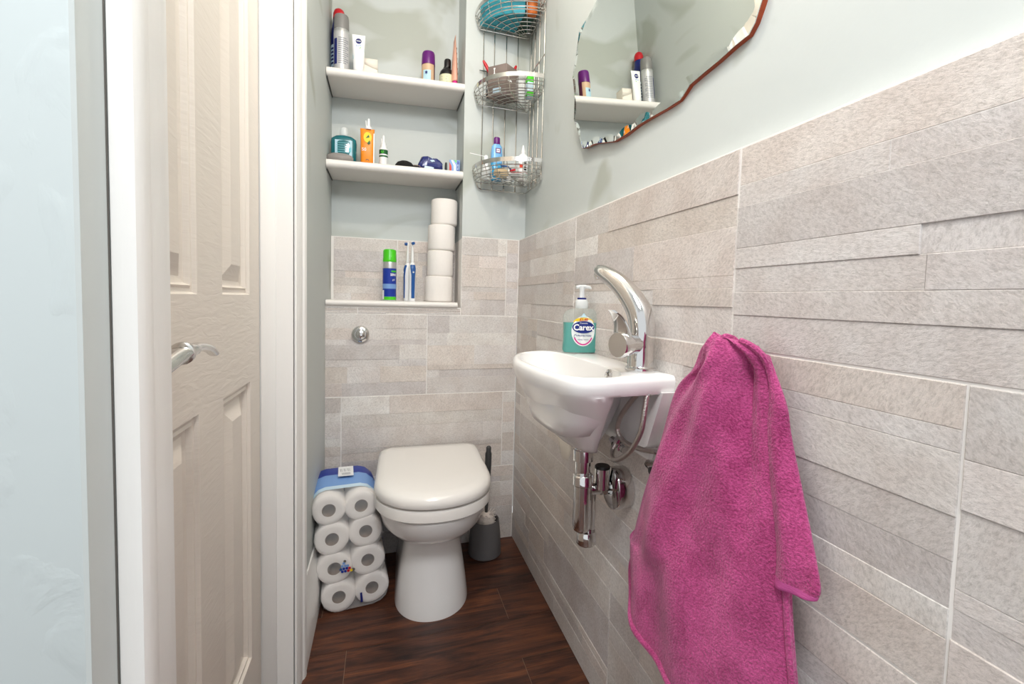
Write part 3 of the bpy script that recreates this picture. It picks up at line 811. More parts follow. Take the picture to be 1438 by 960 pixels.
with mi(bm, 1): plate(bm, [(.001+.026*math.cos(a), .077+.0125*math.sin(a)) for a in [PI*i/16 for i in range(17)]], lambda u, v: fl(u, v, .0005))
with mi(bm, 2): plate(bm, oval(.0285, .0148, 36, .001, .0655), lambda u, v: fl(u, v, .0008))
with mi(bm, 3): plate(bm, [(.001+.027*math.cos(a), .056+.0345*math.sin(a)) for a in [PI+PI*(.16+.68*i/16) for i in range(17)]]+[(.001+.024*math.cos(a), .056+.0315*math.sin(a)) for a in [PI+PI*(.84-.68*i/16) for i in range(17)]], lambda u, v: fl(u, v, .0006))
lb = obj('front_label', bm, ['white', 'yellow', 'textblue', 'magenta', 'redtext', 'lightlabel'], t, smooth=False); lb['label'] = 'oval white, blue and yellow label with the word Carex'
bm = newbm()
with mi(bm, 0): lettering(bm, 'Carex', .0205, lambda u, v: fl(u*1.0+.001, v+.0645, .0013), .0006)
with mi(bm, 0): lettering(bm, 'Cussons', .006, lambda u, v: fl(u+.001, v+.0755, .0013))
with mi(bm, 4): lettering(bm, '\u00a31.49', .0095, lambda u, v: fl(u+.001, v+.0838, .0012), .0003)
with mi(bm, 2):
    lettering(bm, 'PROTECTION', .0058, lambda u, v: fl(u+.004, v+.0445, .0010), .0001)
    lettering(bm, 'HAND WASH', .0046, lambda u, v: fl(u+.001, v+.035, .0010))
    tube(bm, [fl(-.019+.0035*math.cos(a), .0435+.004*math.sin(a), .0008) for a in [2*PI*i/10 for i in range(8)]], .0005, 5)
obj('lettering', bm, ['white', 'yellow', 'textblue', 'magenta', 'redtext', 'lightlabel'], lb, smooth=False)

# waste trap
t = thing('bottle_trap', 'chrome bottle trap and waste pipe under the basin', 'waste trap', (-.098, -.925, .48))
ty = -.925
bm = newbm()
lathe(bm, [(0, .6), (.014, .6), (.0170, .606), (.0170, .641), (.0215, .643), (.0215, .6655), (.0185, .667), (.0185, .674), (0, .672)], (-.098, ty+.004, -.006), seg=30)
obj('tailpiece', bm, 'chrome', t)
bm = newbm(); lathe(bm, [(0, .483), (.010, .484), (.0175, .490), (.020, .500), (.020, .585), (.0222, .587), (.0222, .606), (.020, .6085), (0, .609)], (-.098, ty, 0), seg=32); obj('trap_cup', bm, 'chrome', t)
bm = newbm()
lathe(bm, [(0, .478), (.0155, .478), (.0155, .568), (.014, .578), (0, .582)], (-.074, ty+.018, 0), seg=26)
lathe(bm, [(0, .450), (.019, .450), (.0215, .453), (.0215, .474), (.0195, .477), (.0195, .480), (0, .480)], (-.080, ty+.012, 0), seg=30)
obj('cleaning_leg', bm, 'chrome', t)
bm = newbm()
lathe(bm, [(0, 0), (.0125, 0), (.0125, .028), (.0150, .029), (.0150, .040), (.0125, .041), (.0125, .078), (0, .078)], (-.080, ty+.010, .570), (1, 0, 0), 26)
lathe(bm, [(0, .575), (.0165, .575), (.0165, .618), (0, .618)], (-.054, ty-.002, 0), seg=26)
obj('outlet_pipe', bm, 'chrome', t)
bm = newbm(); lathe(bm, [(0, .618), (.0168, .618), (.0168, .622), (.0150, .624), (0, .624)], (-.054, ty-.002, 0), seg=26); o = obj('stub_cap', bm, 'black', t); o['label'] = 'black cap on the upright stub'
bm = newbm(); lathe(bm, [(0, 0), (.0445, 0), (.0445, .030), (.0425, .034), (.020, .036), (.014, .036), (.014, .03), (0, .03)], (-.0008, ty-.006, .574), (-1, 0, 0), 40); obj('wall_flange', bm, 'chrome', t)

# hoses and valves
def hose(label, pts):
    t = thing('braided_hose', label, 'hose', pts[-1])
    bm = newbm(); sp_ = smooth_path(pts, 9); tube(bm, sp_, .0052, 12); obj('hose', bm, 'braid', t)
    for a, b in ((sp_[0], sp_[3]), (sp_[-1], sp_[-4])):
        bm = newbm(); lathe(bm, [(0, -.002), (.0075, -.002), (.0075, .014), (.006, .018), (0, .018)], a, b-a, 8)
        obj('ferrule', bm, 'chrome', t)
place()
hose('nearer looping braided steel hose under the basin', [(-.048, -1.018, .822), (-.056, -1.022, .80), (-.060, -1.022, .767), (-.060, -1.013, .735), (-.060, -.983, .693), (-.058, -.938, .660), (-.052, -.902, .648), (-.040, -.879, .660), (-.026, -.884, .688)])
hose('farther braided steel hose dropping behind the looping one under the basin', [(-.034, -.990, .822), (-.042, -.955, .785), (-.048, -.918, .738), (-.046, -.908, .706), (-.040, -.928, .690), (-.030, -.974, .690), (-.018, -1.025, .700)])
place(sy=.948, dy=.0166, sz=1.02, dz=-.0168)
def valve(label, y, z):
    t = thing('isolating_valve', label, 'valve', (-.014, y, z))
    bm = newbm(); lathe(bm, [(0, -.03), (.008, -.03), (.008, -.016), (.010, -.015), (.010, -.004), (.0085, -.003), (.0085, .003), (.010, .004), (.010, .016), (.008, .017), (.008, .03), (0, .03)], (-.022, y, z), (0, 1, .1), 8)
    lathe(bm, [(0, 0), (.008, 0), (.008, .024), (0, .024)], (-.001, y+.022, z+.002), (-1, 0, 0), 14)
    obj('valve_body', bm, 'chrome', t)
    bm = newbm(); lathe(bm, [(0, 0), (.007, 0), (.007, .006), (.0035, .007), (0, .007)], (-.030, y, z), (-1, 0, 0), 12); obj('screw', bm, 'black', t)
valve('chrome valve on the wall below the far hose', -.935, .668)
valve('chrome valve on the wall half hidden by the towel', -1.085, .666)

# loose strip of paper hanging under the far end of the basin
bm = newbm(); ss = []
for z, ya, yb in ((.690, -.628, -.745), (.65, -.624, -.755), (.62, -.634, -.757), (.598, -.655, -.757), (.568, -.693, -.745)):
    ss.append([V((-.058-.004*math.sin(z*60)-.003*math.sin(k*2.1+z*20), ya+(yb-ya)*k/4, z+.004*k/4)) for k in range(5)])
loft(bm, ss, False, False, False)
o = tag(obj('paper_strip', bm, 'cream', loc=(-.058, -.70, .69)), 'loose cream paper strip hanging below the far end of the basin', 'paper'); o.modifiers.new('t', 'SOLIDIFY').thickness = .0006

# ------------------------------------------------------------------ mirror, leaning forward a little from the wall
place()
MN = V((-1, -.010, -.066)).normalized(); MC = V((.008, -.80, 1.42))
def mp_(y, z, d=0):
    x = MC.x+(-(MN.y*(y-MC.y)+MN.z*(z-MC.z)))/MN.x
    return V((x, y, z))+MN*d
half = [(-.522, 1.545), (-.516, 1.510), (-.512, 1.487), (-.520, 1.471), (-.530, 1.457), (-.540, 1.438), (-.548, 1.421), (-.560, 1.393), (-.577, 1.388), (-.607, 1.385), (-.640, 1.380), (-.686, 1.368), (-.735, 1.355), (-.788, 1.353), (-.840, 1.356), (-.890, 1.354), (-.940, 1.351), (-.979, 1.351), (-.994, 1.358), (-1.008, 1.366), (-1.035, 1.369), (-1.081, 1.373), (-1.116, 1.378), (-1.144, 1.380), (-1.156, 1.391), (-1.169, 1.416), (-1.172, 1.455), (-1.167, 1.50), (-1.164, 1.545)]
outl = half+[(y, 3.09-z) for y, z in half[::-1][1:-1]]
ol = []
for i in range(len(outl)):
    a, b = outl[i], outl[(i+1) % len(outl)]
    for k in range(4): ol.append((a[0]+(b[0]-a[0])*k/4, a[1]+(b[1]-a[1])*k/4))
cy_, cz_ = -.840, 1.545
cum = [0]
for i in range(len(ol)):
    a, b = ol[i], ol[(i+1) % len(ol)]; cum.append(cum[-1]+math.hypot(b[0]-a[0], b[1]-a[1]))
def inset(e, lobe):
    out = []
    n = len(ol)
    for i, (y, z) in enumerate(ol):
        a, b = ol[(i-6) % n], ol[(i+6) % n]; ty_, tz_ = b[0]-a[0], b[1]-a[1]; l = math.hypot(ty_, tz_) or 1
        ny, nz = -tz_/l, ty_/l
        if ny*(cy_-y)+nz*(cz_-z) < 0: ny, nz = -ny, -nz
        s = cum[i]/.072; lob = abs(math.sin(PI*s))**.7
        out.append((y+ny*(e+lobe*lob), z+nz*(e+lobe*lob)))
    return out
t = thing('wall_mirror', 'scalloped mirror with reddish wooden rim hanging above the tiles', 'mirror', (.012, cy_, 1.35))
i0, i1 = ol, inset(.004, .013)
bm = newbm()
loft(bm, [[mp_(y, z, -.003) for y, z in i0], [mp_(y, z, -.0008) for y, z in i0], [mp_(y, z, .0012) for y, z in i1]], False, False)
obj('bevelled_edge', bm, 'mirror', t, ang=10)
bm = newbm()
bm.faces.new([bm.verts.new(mp_(y, z, .0012)) for y, z in i1]); gl = obj('mirror_glass', bm, 'mirror', t, smooth=False)
bm = newbm()
bo = inset(-.001, 0)
loft(bm, [[mp_(y, z, -.0032) for y, z in bo], [mp_(y, z, -.0115) for y, z in bo]])
obj('backing_board', bm, 'mahog', t, ang=30)
for (y, z) in ((-.990, 1.357), (-.612, 1.384)):
    bm = newbm(); box(bm, (-.006, -.006, -.008), (.006, .006, .010), .002, Mx=Matrix.Translation(mp_(y, z, .002)) @ Matrix.Scale(.55, 4)); obj('clip', bm, 'clear', t)
bm = newbm(); tube(bm, [mp_(-.84, 1.70, -.012), (.024, -.84, 1.72)], .003, 6); obj('hanging_hook', bm, 'brushed', t)
bm = newbm(); tube(bm, [mp_(-.84, 1.40, -.013), (.0243, -.84, 1.40)], .004, 6); obj('spacer', bm, 'brushed', t)

# ------------------------------------------------------------------ towel
place(dy=.083, dz=-.004)
t = thing('towel', 'bright pink terry towel hanging bunched from the tiled wall beside the basin', 'towel', (-.05, -1.3, .93))
def lerp_path(P, f):
    f = max(0, min(1, f))*(len(P)-1); i = min(int(f), len(P)-2); k = f-i
    return tuple(P[i][j]+(P[i+1][j]-P[i][j])*k for j in range(len(P[0])))
# edges of the front layer as (x, y, z)
LE = smooth_path([(-.050, -1.285, .925), (-.050, -1.240, .906), (-.045, -1.208, .868), (-.040, -1.160, .828), (-.035, -1.112, .730), (-.035, -1.076, .630), (-.038, -1.056, .54), (-.042, -1.056, .54), (-.046, -1.062, .492)], 8)
RE = smooth_path([(-.050, -1.290, .929), (-.050, -1.320, .929), (-.040, -1.342, .918), (-.030, -1.352, .895), (-.028, -1.362, .855), (-.028, -1.372, .80), (-.028, -1.380, .74), (-.030, -1.392, .66), (-.032, -1.405, .57), (-.034, -1.445, .36)], 8)
nT = 84; nS = 46
LE = [V(lerp_path([tuple(p) for p in LE], i/nT)) for i in range(nT+1)]; RE = [V(lerp_path([tuple(p) for p in RE], i/nT)) for i in range(nT+1)]
rows = []
for i in range(nT+1):
    a, b = LE[i], RE[i]; tt = i/nT; row = []
    for j in range(nS+1):
        s = j/nS; p = a.lerp(b, s)
        amp = min(1, tt*3.2)
        bulge = (.022+.046*min(1, tt*1.4))*math.sin(PI*s)**.85
        fold = 0
        c1 = .25-.26*tt                                    # left crease
        fold += .026*amp*(1/(1+math.exp((c1-s)*46))-1)*(.7+.3*math.sin(tt*3))
        fold += .007*amp*math.sin(9*s+6*tt)*math.sin(PI*s)+.006*amp*math.sin(16*s-10*tt+1)*math.sin(PI*s)+.003*amp*math.sin(27*s+19*tt)*math.sin(PI*s)
        g = .80+.10*tt; fold -= .030*amp*max(0, 1-tt*1.15)*math.exp(-((s-g)/.035)**2)   # right groove
        sag = V((0, 0, .012*math.sin(PI*s)*max(0, 1-tt*6)-.012*math.sin(PI*min(1, s*1.5))*max(0, tt-.66)/.34))
        row.append(V((p.x-bulge-fold, p.y, p.z))+sag)
    rows.append(row)
bm = newbm(); vs = [[bm.verts.new(p) for p in r] for r in rows]
for i in range(nT):
    for j in range(nS):
        f = bm.faces.new((vs[i][j], vs[i][j+1], vs[i+1][j+1], vs[i+1][j]))
fr_ = obj('front_fold', bm, 'towel', t); md = fr_.modifiers.new('thick', 'SOLIDIFY'); md.thickness = .009; md.offset = -1
md = fr_.modifiers.new('sub', 'SUBSURF'); md.levels = 1; md.render_levels = 1
bm = newbm()    # thick rolled hem along the free edge
tube(bm, rows[-1], .0055, 8); obj('bottom_hem', bm, 'towel', t)
bm = newbm(); tube(bm, [p+V((-.006, .004, .0)) for p in RE[10:82]], .0045, 8); obj('side_hem', bm, 'towel', t)
# back layer hanging behind on the right
L2 = smooth_path([(-.010, -1.30, .922), (-.012, -1.30, .85), (-.012, -1.32, .76), (-.012, -1.34, .70), (-.012, -1.35, .625)], 8)
R2 = smooth_path([(-.020, -1.345, .912), (-.020, -1.372, .858), (-.018, -1.378, .818), (-.018, -1.397, .757), (-.018, -1.418, .698), (-.018, -1.433, .658), (-.018, -1.430, .640)], 5)
nn = 24; rows = []
for i in range(nn+1):
    a = V(lerp_path([tuple(p) for p in L2], i/nn)); b = V(lerp_path([tuple(p) for p in R2], i/nn))
    rows.append([a.lerp(b, s/16)-V(((.022+.010*i/nn)*math.sin(PI*min(1, s/16*.93))**.6+.003*math.sin(s*.9+i*.3), 0, 0)) for s in range(17)])
bm = newbm(); vs = [[bm.verts.new(p) for p in r] for r in rows]
for i in range(nn):
    for j in range(16):
        f = bm.faces.new((vs[i][j], vs[i][j+1], vs[i+1][j+1], vs[i+1][j])); f.material_index = 1 if i >= nn-2 else 0
bk = obj('back_fold', bm, ['towel', 'hem'], t); md = bk.modifiers.new('thick', 'SOLIDIFY'); md.thickness = .008; md.offset = -1
md = bk.modifiers.new('sub', 'SUBSURF'); md.levels = 1; md.render_levels = 1
bm = newbm(); box(bm, (-.006, -1.300, .860), (-.0005, -1.275, .900), .002); tube(bm, smooth_path([(-.004, -1.29, .880), (-.03, -1.295, .885), (-.045, -1.30, .900), (-.050, -1.30, .912)], 5), .005, 10)
tag(obj('wall_hook', bm, 'chrome', loc=(-.003, -1.29, .86)), 'small chrome hook on the tiles hidden under the pink towel', 'hook')

# ------------------------------------------------------------------ corner caddy
place()
t = thing('corner_caddy', 'three-tier chrome wire shower caddy fixed in the corner', 'shower caddy', (.01, -.02, 1.37))
CX, CY = .016, -.008
def arc(a, b, z, n=22, p=2.2, e0=0):
    pts = []
    for i in range(n+1):
        th = PI/2*i/n; c, s = math.cos(th), math.sin(th)
        pts.append(V((CX-a*c**(2/p) if c > 1e-6 else CX, CY-b*s**(2/p) if s > 1e-6 else CY, z)))
    return pts
bm = newbm()
for x in (-.160, -.118, -.071, -.025): tube(bm, [(x, CY+.004, 1.390), (x, CY+.004, 2.16)], .0021, 6)
for y in (-.036, -.080, -.131, -.186): tube(bm, [(CX+.004, y, 1.400), (CX+.004, y, 2.16)], .0021, 6)
for z in (2.16, 1.83): tube(bm, [(-.175, CY+.002, z), (CX, CY+.002, z), (CX+.002, -.195, z)], .002, 6)
obj('upright_wires', bm, 'wire', t)
for zi, (zb, zf) in enumerate(((1.463, 1.414), (1.752, 1.702), (2.028, 1.978))):
    bm = newbm(); A, B = .210, .192
    band = arc(A, B, zb); 
    rings = []
    for p in band:
        o = (p-V((CX, CY, zb))); o.z = 0; o = o.normalized()
        rings.append([p+V((0, 0, -.0075)), p+V((0, 0, .0075)), p+V((0, 0, .0075))+o*.0016, p+V((0, 0, -.0075))+o*.0016])
    loft(bm, rings)
    bk = obj('basket_rim', bm, 'wire', t)
    bm = newbm()
    for q, (k, z) in enumerate(((.99, zb-.018), (.975, zb-.030), (.955, zf+.006), (.92, zf))): tube(bm, arc(A*k, B*k, z), .0017, 6)
    for k in (.80, .68, .56, .44, .32, .20): tube(bm, arc(A*k, B*k, zf, 14), .0015, 6)
    tube(bm, [(CX-A, CY, zb), (CX-A*.92, CY, zf), (CX, CY, zf), (CX, CY-B*.92, zf), (CX, CY-B, zb)], .0020, 6)
    tube(bm, [(CX-A*.99, CY, zb-.016), (CX, CY, zb-.016), (CX, CY-B*.99, zb-.016)], .0017, 6)
    for th in (.18, .36, .5, .64, .82):
        i = int(22*th); tube(bm, [arc(A, B, zb)[i], arc(A*.92, B*.92, zf)[i], V((CX-.01, CY-.01, zf))], .0015, 6)
    obj('basket_wires', bm, 'wire', t)
bm = newbm()
tube(bm, smooth_path([(-.180, CY-.002, 1.416), (-.173, CY-.002, 1.396), (-.160, CY-.002, 1.389)], 4)+[V((CX-.004, CY-.002, 1.389)), V((CX, CY-.006, 1.389)), V((CX, -.160, 1.389))]+smooth_path([(CX, -.178, 1.391), (CX, -.188, 1.400), (CX, -.190, 1.416)], 4), .0022, 6)
for x in (-.118, -.071, -.025): tube(bm, [(x, CY-.002, 1.389), (x, CY-.002, 1.414)], .0016, 6)
for y in (-.080, -.131): tube(bm, [(CX, y, 1.389), (CX, y, 1.414)], .0016, 6)
obj('towel_rail', bm, 'wire', t)
for x0, y0 in ((-.150, -.140),):
    bm = newbm(); tube(bm, smooth_path([(x0, y0, 1.440), (x0, y0-.002, 1.408), (x0+.006, y0-.004, 1.400), (x0+.022, y0-.006, 1.402), (x0+.028, y0-.006, 1.410), (x0+.028, y0-.006, 1.425)], 5), .0017, 6); obj('hook', bm, 'wire', t)

# ------------------------------------------------------------------ things on the shelves
EPS = .0004
def can(bm, x, y, z, prof, seg=28): lathe(bm, prof, (x, y, z+EPS), seg=seg)

# upper shelf
place(dx=-.024, tilt=.040, x0=-.7065)
z = SH1
t = thing('bleach_bottle', 'dark navy bottle with red cap behind the silver spray can', 'bottle', (-.655, .135, z))
bm = newbm(); lathe(bm, [(0, 0), (.026, 0), (.028, .004), (.028, .15), (.026, .19), (.020, .225), (.017, .24), (0, .24)], (-.655, .135, z+EPS), sx=1, sy=1.15); obj('body', bm, 'navy', t)
bm = newbm(); can(bm, -.655, .135, z+.232, [(0, 0), (.021, 0), (.0205, .02), (.016, .032), (.008, .038), (0, .039)]); obj('cap', bm, 'red', t)
bm = newbm()
with mi(bm, 0): lathe(bm, [(.0286, .05), (.0286, .13)], (-.655, .135, z), sy=1.15, a0=-PI*.95, a1=-.1, cap=False)
with mi(bm, 1):
    for k in range(5): lathe(bm, [(.0290, .06+.013*k), (.0290, .067+.013*k)], (-.655, .135, z), sy=1.15, a0=-PI*.85, a1=-.3, cap=False)
obj('label', bm, ['pale', 'navy'], t)

t = thing('spray_can', 'tall silver aerosol can with grey cap at the end of the shelf by the wall', 'spray can', (-.640, .062, z))
bm = newbm(); can(bm, -.640, .062, z, [(0, 0), (.0245, 0), (.026, .003), (.026, .150), (.0245, .156), (0, .156)]); obj('can_body', bm, 'silver', t)
bm = newbm(); can(bm, -.640, .062, z+.155, [(0, 0), (.0255, 0), (.0258, .005), (.0252, .038), (.023, .049), (.016, .053), (0, .053)]); obj('cap', bm, 'greycap', t)
bm = newbm()
with mi(bm, 0): lathe(bm, [(.0263, .012), (.0263, .143)], (-.640, .062, z), cap=False)
f = on_can(-.640, .062, z, .0266)
with mi(bm, 1): plate_pts = [lathe(bm, [(.0266, .03), (.0266, .118)], (-.640, .062, z), a0=-PI*.83, a1=-PI*.66, seg=6, cap=False)]
with mi(bm, 2):
    for k in range(13): lathe(bm, [(.0266, .032+.0072*k), (.0266, .0352+.0072*k)], (-.640, .062, z), a0=-PI*.60, a1=-PI*(.16 if k % 3 else .26), seg=10, cap=False)
obj('label', bm, ['canlabel', 'navy', 'print'], t)

t = thing('cream_tube', 'white hand cream tube standing upright beside the silver spray can', 'tube', (-.582, .062, z))
tx, ty2 = -.582, .062
def tr(hw, hd, v, p=2): return [V((tx+a, ty2+b+.0*v, z+v)) for a, b in oval(hw, hd, 24, p=p)]
bm = newbm(); loft(bm, [tr(.0165, .0165, EPS), tr(.017, .017, .002), tr(.017, .017, .020), tr(.0165, .0165, .0205)]); obj('cap', bm, 'white', t)
bm = newbm(); loft(bm, [tr(.0165, .0165, .021), tr(.018, .0165, .03), tr(.0205, .011, .09), tr(.0225, .003, .138, 3), tr(.0228, .0012, .150, 4)]); obj('tube_body', bm, 'white', t)
bm = newbm()
def tf(u, v, e=.0006):
    k = max(0, min(1, (v-.03)/.12)); hd = .0165+(.0012-.0165)*k; hw = .018+.0048*k
    return V((tx+u, ty2-hd*math.sqrt(max(0, 1-(u/hw)**2))-e-.0006, z+v))
with mi(bm, 0): plate(bm, oval(.0100, .0100, 24, 0, .126), lambda u, v: tf(u, v, .001))
with mi(bm, 1):
    loft(bm, [[tf(-.019+.001*0, .073-.004*0), tf(-.017, .094)], [tf(-.010, .083), tf(-.008, .101)], [tf(.004, .090), tf(.004, .105)], [tf(.019, .090), tf(.0195, .103)]], False, False, False)
    loft(bm, [[tf(-.0185, .06), tf(-.019, .074)], [tf(-.013, .071), tf(-.012, .084)]], False, False, False)
with mi(bm, 2): lettering(bm, 'NIVEA', .0056, lambda u, v: tf(u, v+.126, .0016), .0002)
with mi(bm, 3): lettering(bm, 'soft', .0125, lambda u, v: tf(u, v+.110, .001))
with mi(bm, 4): plate(bm, [(.001, .100), (.009, .106), (.006, .100)], lambda u, v: tf(u, v, .0012))
obj('label', bm, ['navy', 'aqua', 'white', 'skyblue', 'lime'], t, smooth=False)

t = thing('small_box', 'small white card box lying behind the hand cream tube', 'box', (-.540, .10, z))
bm = newbm(); box(bm, (-.568, .075, z+EPS), (-.517, .125, z+.078), .001); obj('carton', bm, 'cream', t)
bm = newbm(); loft(bm, [[V((-.5685, .0745, z+.060)), V((-.5685, .0745, z+.0785))], [V((-.542, .0743, z+.050)), V((-.542, .0743, z+.0785))], [V((-.5165, .0745, z+.042)), V((-.5165, .0745, z+.0785))]], False, False, False); o = obj('flap', bm, 'cream', t); o.modifiers.new('t', 'SOLIDIFY').thickness = .0008
bm = newbm(); box(bm, (-.5166, .08, z+.004), (-.5160, .118, z+.03)); obj('side_print', bm, 'boxgrey', t)

t = thing('deodorant', 'squat purple-capped deodorant on the shelf left of the black bottle', 'deodorant', (-.333, .072, z))
bm = newbm(); can(bm, -.333, .072, z, [(0, 0), (.0235, 0), (.0248, .003), (.0248, .080), (0, .080)]); obj('body', bm, 'plum', t)
bm = newbm(); can(bm, -.333, .072, z+.080, [(0, 0), (.0255, 0), (.0255, .004), (.0240, .040), (.0215, .047), (.012, .050), (0, .050)]); obj('cap', bm, 'purple', t)
bm = newbm()
with mi(bm, 0): lathe(bm, [(.0251, .004), (.0251, .078)], (-.333, .072, z), a0=-PI*.95, a1=-PI*.22, cap=False)
with mi(bm, 1): lathe(bm, [(.0254, .008), (.0254, .055)], (-.333, .072, z), a0=-PI*.78, a1=-PI*.40, cap=False)
f = on_can(-.333, .072, z, .0257, -PI*.62)
with mi(bm, 2): plate(bm, [(.007*math.cos(a)*(1 if i % 2 else .45), .045+.009*math.sin(a)*(1 if i % 2 else .45)) for i, a in enumerate([2*PI*k/12 for k in range(12)])], f)
obj('label', bm, ['tan', 'lightlabel', 'navy'], t)

t = thing('lotion_bottle', 'round black bottle with cream label on the shelf', 'bottle', (-.261, .092, z))
bm = newbm(); can(bm, -.261, .092, z, [(0, 0), (.026, 0), (.028, .004), (.028, .062), (.025, .074), (.018, .083), (.0125, .088), (.0125, .092), (0, .092)]); obj('body', bm, 'black', t)
bm = newbm(); can(bm, -.258, .092, z+.091, [(0, 0), (.0135, 0), (.0135, .026), (.011, .031), (0, .032)]); obj('cap', bm, 'black', t)
bm = newbm()
with mi(bm, 0): lathe(bm, [(.0283, .006), (.0283, .058)], (-.261, .092, z), cap=False)
f = on_can(-.261, .092, z, .0287, -PI*.62)
with mi(bm, 1):
    for k in range(4): plate(bm, [(-.012, .045-.009*k), (.010-.003*(k % 2), .045-.009*k), (.010-.003*(k % 2), .049-.009*k), (-.012, .049-.009*k)], f)
obj('label', bm, ['palegreen', 'greycap'], t)

t = thing('flat_tube', 'peach and magenta flat cream tube standing edge-on by the cheek of the recess', 'tube', (-.231, .075, z))
px_, py_ = -.232, .072
def pr(a_, b_, v, lean=0): return [V((px_+x+lean, py_+y, z+v)) for x, y in oval(a_, b_, 20)]
bm = newbm(); loft(bm, [pr(.010, .017, EPS), pr(.010, .017, .03, 0), pr(.0095, .0165, .032)]); obj('cap', bm, 'magenta', t)
bm = newbm(); loft(bm, [pr(.012, .020, .032), pr(.0125, .022, .06, -.001), pr(.008, .027, .13, -.002), pr(.002, .030, .185, -.003), pr(.001, .030, .195, -.003)]); obj('tube_body', bm, 'pinkskin', t)
bm = newbm()
for k in range(6): tube(bm, [(px_+.0095-.0012*k, py_-.015, z+.06+.019*k), (px_+.0098-.0013*k, py_+.0, z+.052+.019*k)], .0012, 5)
obj('print_mark', bm, 'core', t)

# middle shelf
place(dx=-.017, tilt=.0155, x0=-.7065)
z = SH2
t = thing('handwash_bottle', 'flat teal refill bottle with clear cap at the end of the shelf by the wall', 'bottle', (-.640, .098, z))
def hb(hw, hd, v, cx=-.640, cy=.098, p=3): return [V((cx+a, cy+b, z+v)) for a, b in oval(hw, hd, 32, p=p)]
bm = newbm(); loft(bm, [hb(.038, .018, EPS), hb(.043, .022, .006), hb(.0445, .023, .05), hb(.0455, .023, .085), hb(.043, .021, .100), hb(.030, .017, .109), hb(.014, .013, .112, p=2)]); obj('body', bm, 'teal', t)
bm = newbm(); loft(bm, [hb(.0135, .0135, .112, p=2), hb(.0145, .0145, .114, p=2), hb(.0140, .0140, .130, p=2), hb(.0115, .0115, .141, p=2), hb(.006, .006, .143, p=2)]); obj('cap', bm, 'frost', t)
bm = newbm()
with mi(bm, 0): prism(bm, [(-.029, .012), (.030, .012), (.030, .092), (-.029, .092)], lambda u, v, d: V((-.640+u, .098-.0231-d+.004*(abs(u)/.04)**3, z+v)), 0, .0006)
with mi(bm, 1):
    for k in range(8): plate(bm, [(-.024, .024+.008*k), (.014, .024+.008*k), (.014, .0255+.008*k), (-.024, .0255+.008*k)], lambda u, v: V((-.640+u, .0736, z+v)))
    plate(bm, [(.018, .05), (.027, .05), (.027, .066), (.018, .066)], lambda u, v: V((-.640+u, .0738, z+v)))
obj('label', bm, ['lightlabel', 'aqua'], t, smooth=False)

bm = newbm(); loft(bm, [[V((-.648+a, .032+b, z+v)) for a, b in oval(hw, hd, 30)] for hw, hd, v in ((.040, .020, EPS), (.045, .024, .006), (.045, .024, .016), (.040, .020, .023), (.028, .012, .028), (.01, .004, .0295))])
tag(obj('soap_bar', bm, 'greysoap', loc=(-.648, .032, z)), 'smooth grey oval soap lying in front of the teal bottle', 'soap')

t = thing('sunscreen_pack', 'orange pouch with white nozzle on the shelf between teal and white bottles', 'pouch', (-.557, .08, z))
ox, oy = -.5575, .080
bm = newbm(); loft(bm, [[V((ox+a, oy+b, zz)) for a, b in oval(hw, hd, 28, p=3.5)] for hw, hd, zz in ((.0215, .014, z+EPS), (.023, .016, z+.004), (.0235, .016, z+.07), (.0245, .010, z+.125), (.0255, .003, z+.142))]); obj('pouch', bm, 'orange', t)
bm = newbm(); lathe(bm, [(0, 0), (.013, 0), (.012, .008), (.0055, .014), (.005, .030), (.0035, .040), (0, .041)], (ox+.004, oy+.001, z+.140), seg=18); tube(bm, [(ox-.004, oy, z+.148), (ox-.006, oy, z+.172)], .0022, 8); obj('nozzle', bm, 'white', t)
bm = newbm()
def of(u, v, e=.001): return V((ox+u, oy-.0165-e+.007*max(0, (v-.07)/.07), z+v))
with mi(bm, 0): plate(bm, oval(.014, .020, 20, .001, .108), lambda u, v: of(u, v))
with mi(bm, 1): plate(bm, [(0, .086), (.008, .098), (.011, .086), (.005, .08)], lambda u, v: of(u, v, .0014))
with mi(bm, 1): plate(bm, [(-.006, .104), (.005, .118), (.008, .108)], lambda u, v: of(u, v, .0014))
with mi(bm, 2): lettering(bm, '50', .016, lambda u, v: of(u-.011, v+.062))
with mi(bm, 3): plate(bm, [(.001+.0065*math.cos(a), .022+.0065*math.sin(a)) for a in [PI*k/10 for k in range(11)]]+[(.001+.004*math.cos(a), .022+.004*math.sin(a)) for a in [PI-PI*k/10 for k in range(11)]], lambda u, v: of(u, v))
with mi(bm, 2): plate(bm, [(.0205, .004), (.0235, .004), (.0235, .125), (.0205, .125)], lambda u, v: V((ox+u+.001, oy-.0145+.006*max(0, (v-.07)/.07), z+v)))
obj('print', bm, ['yellow', 'green', 'white', 'core'], t, smooth=False)

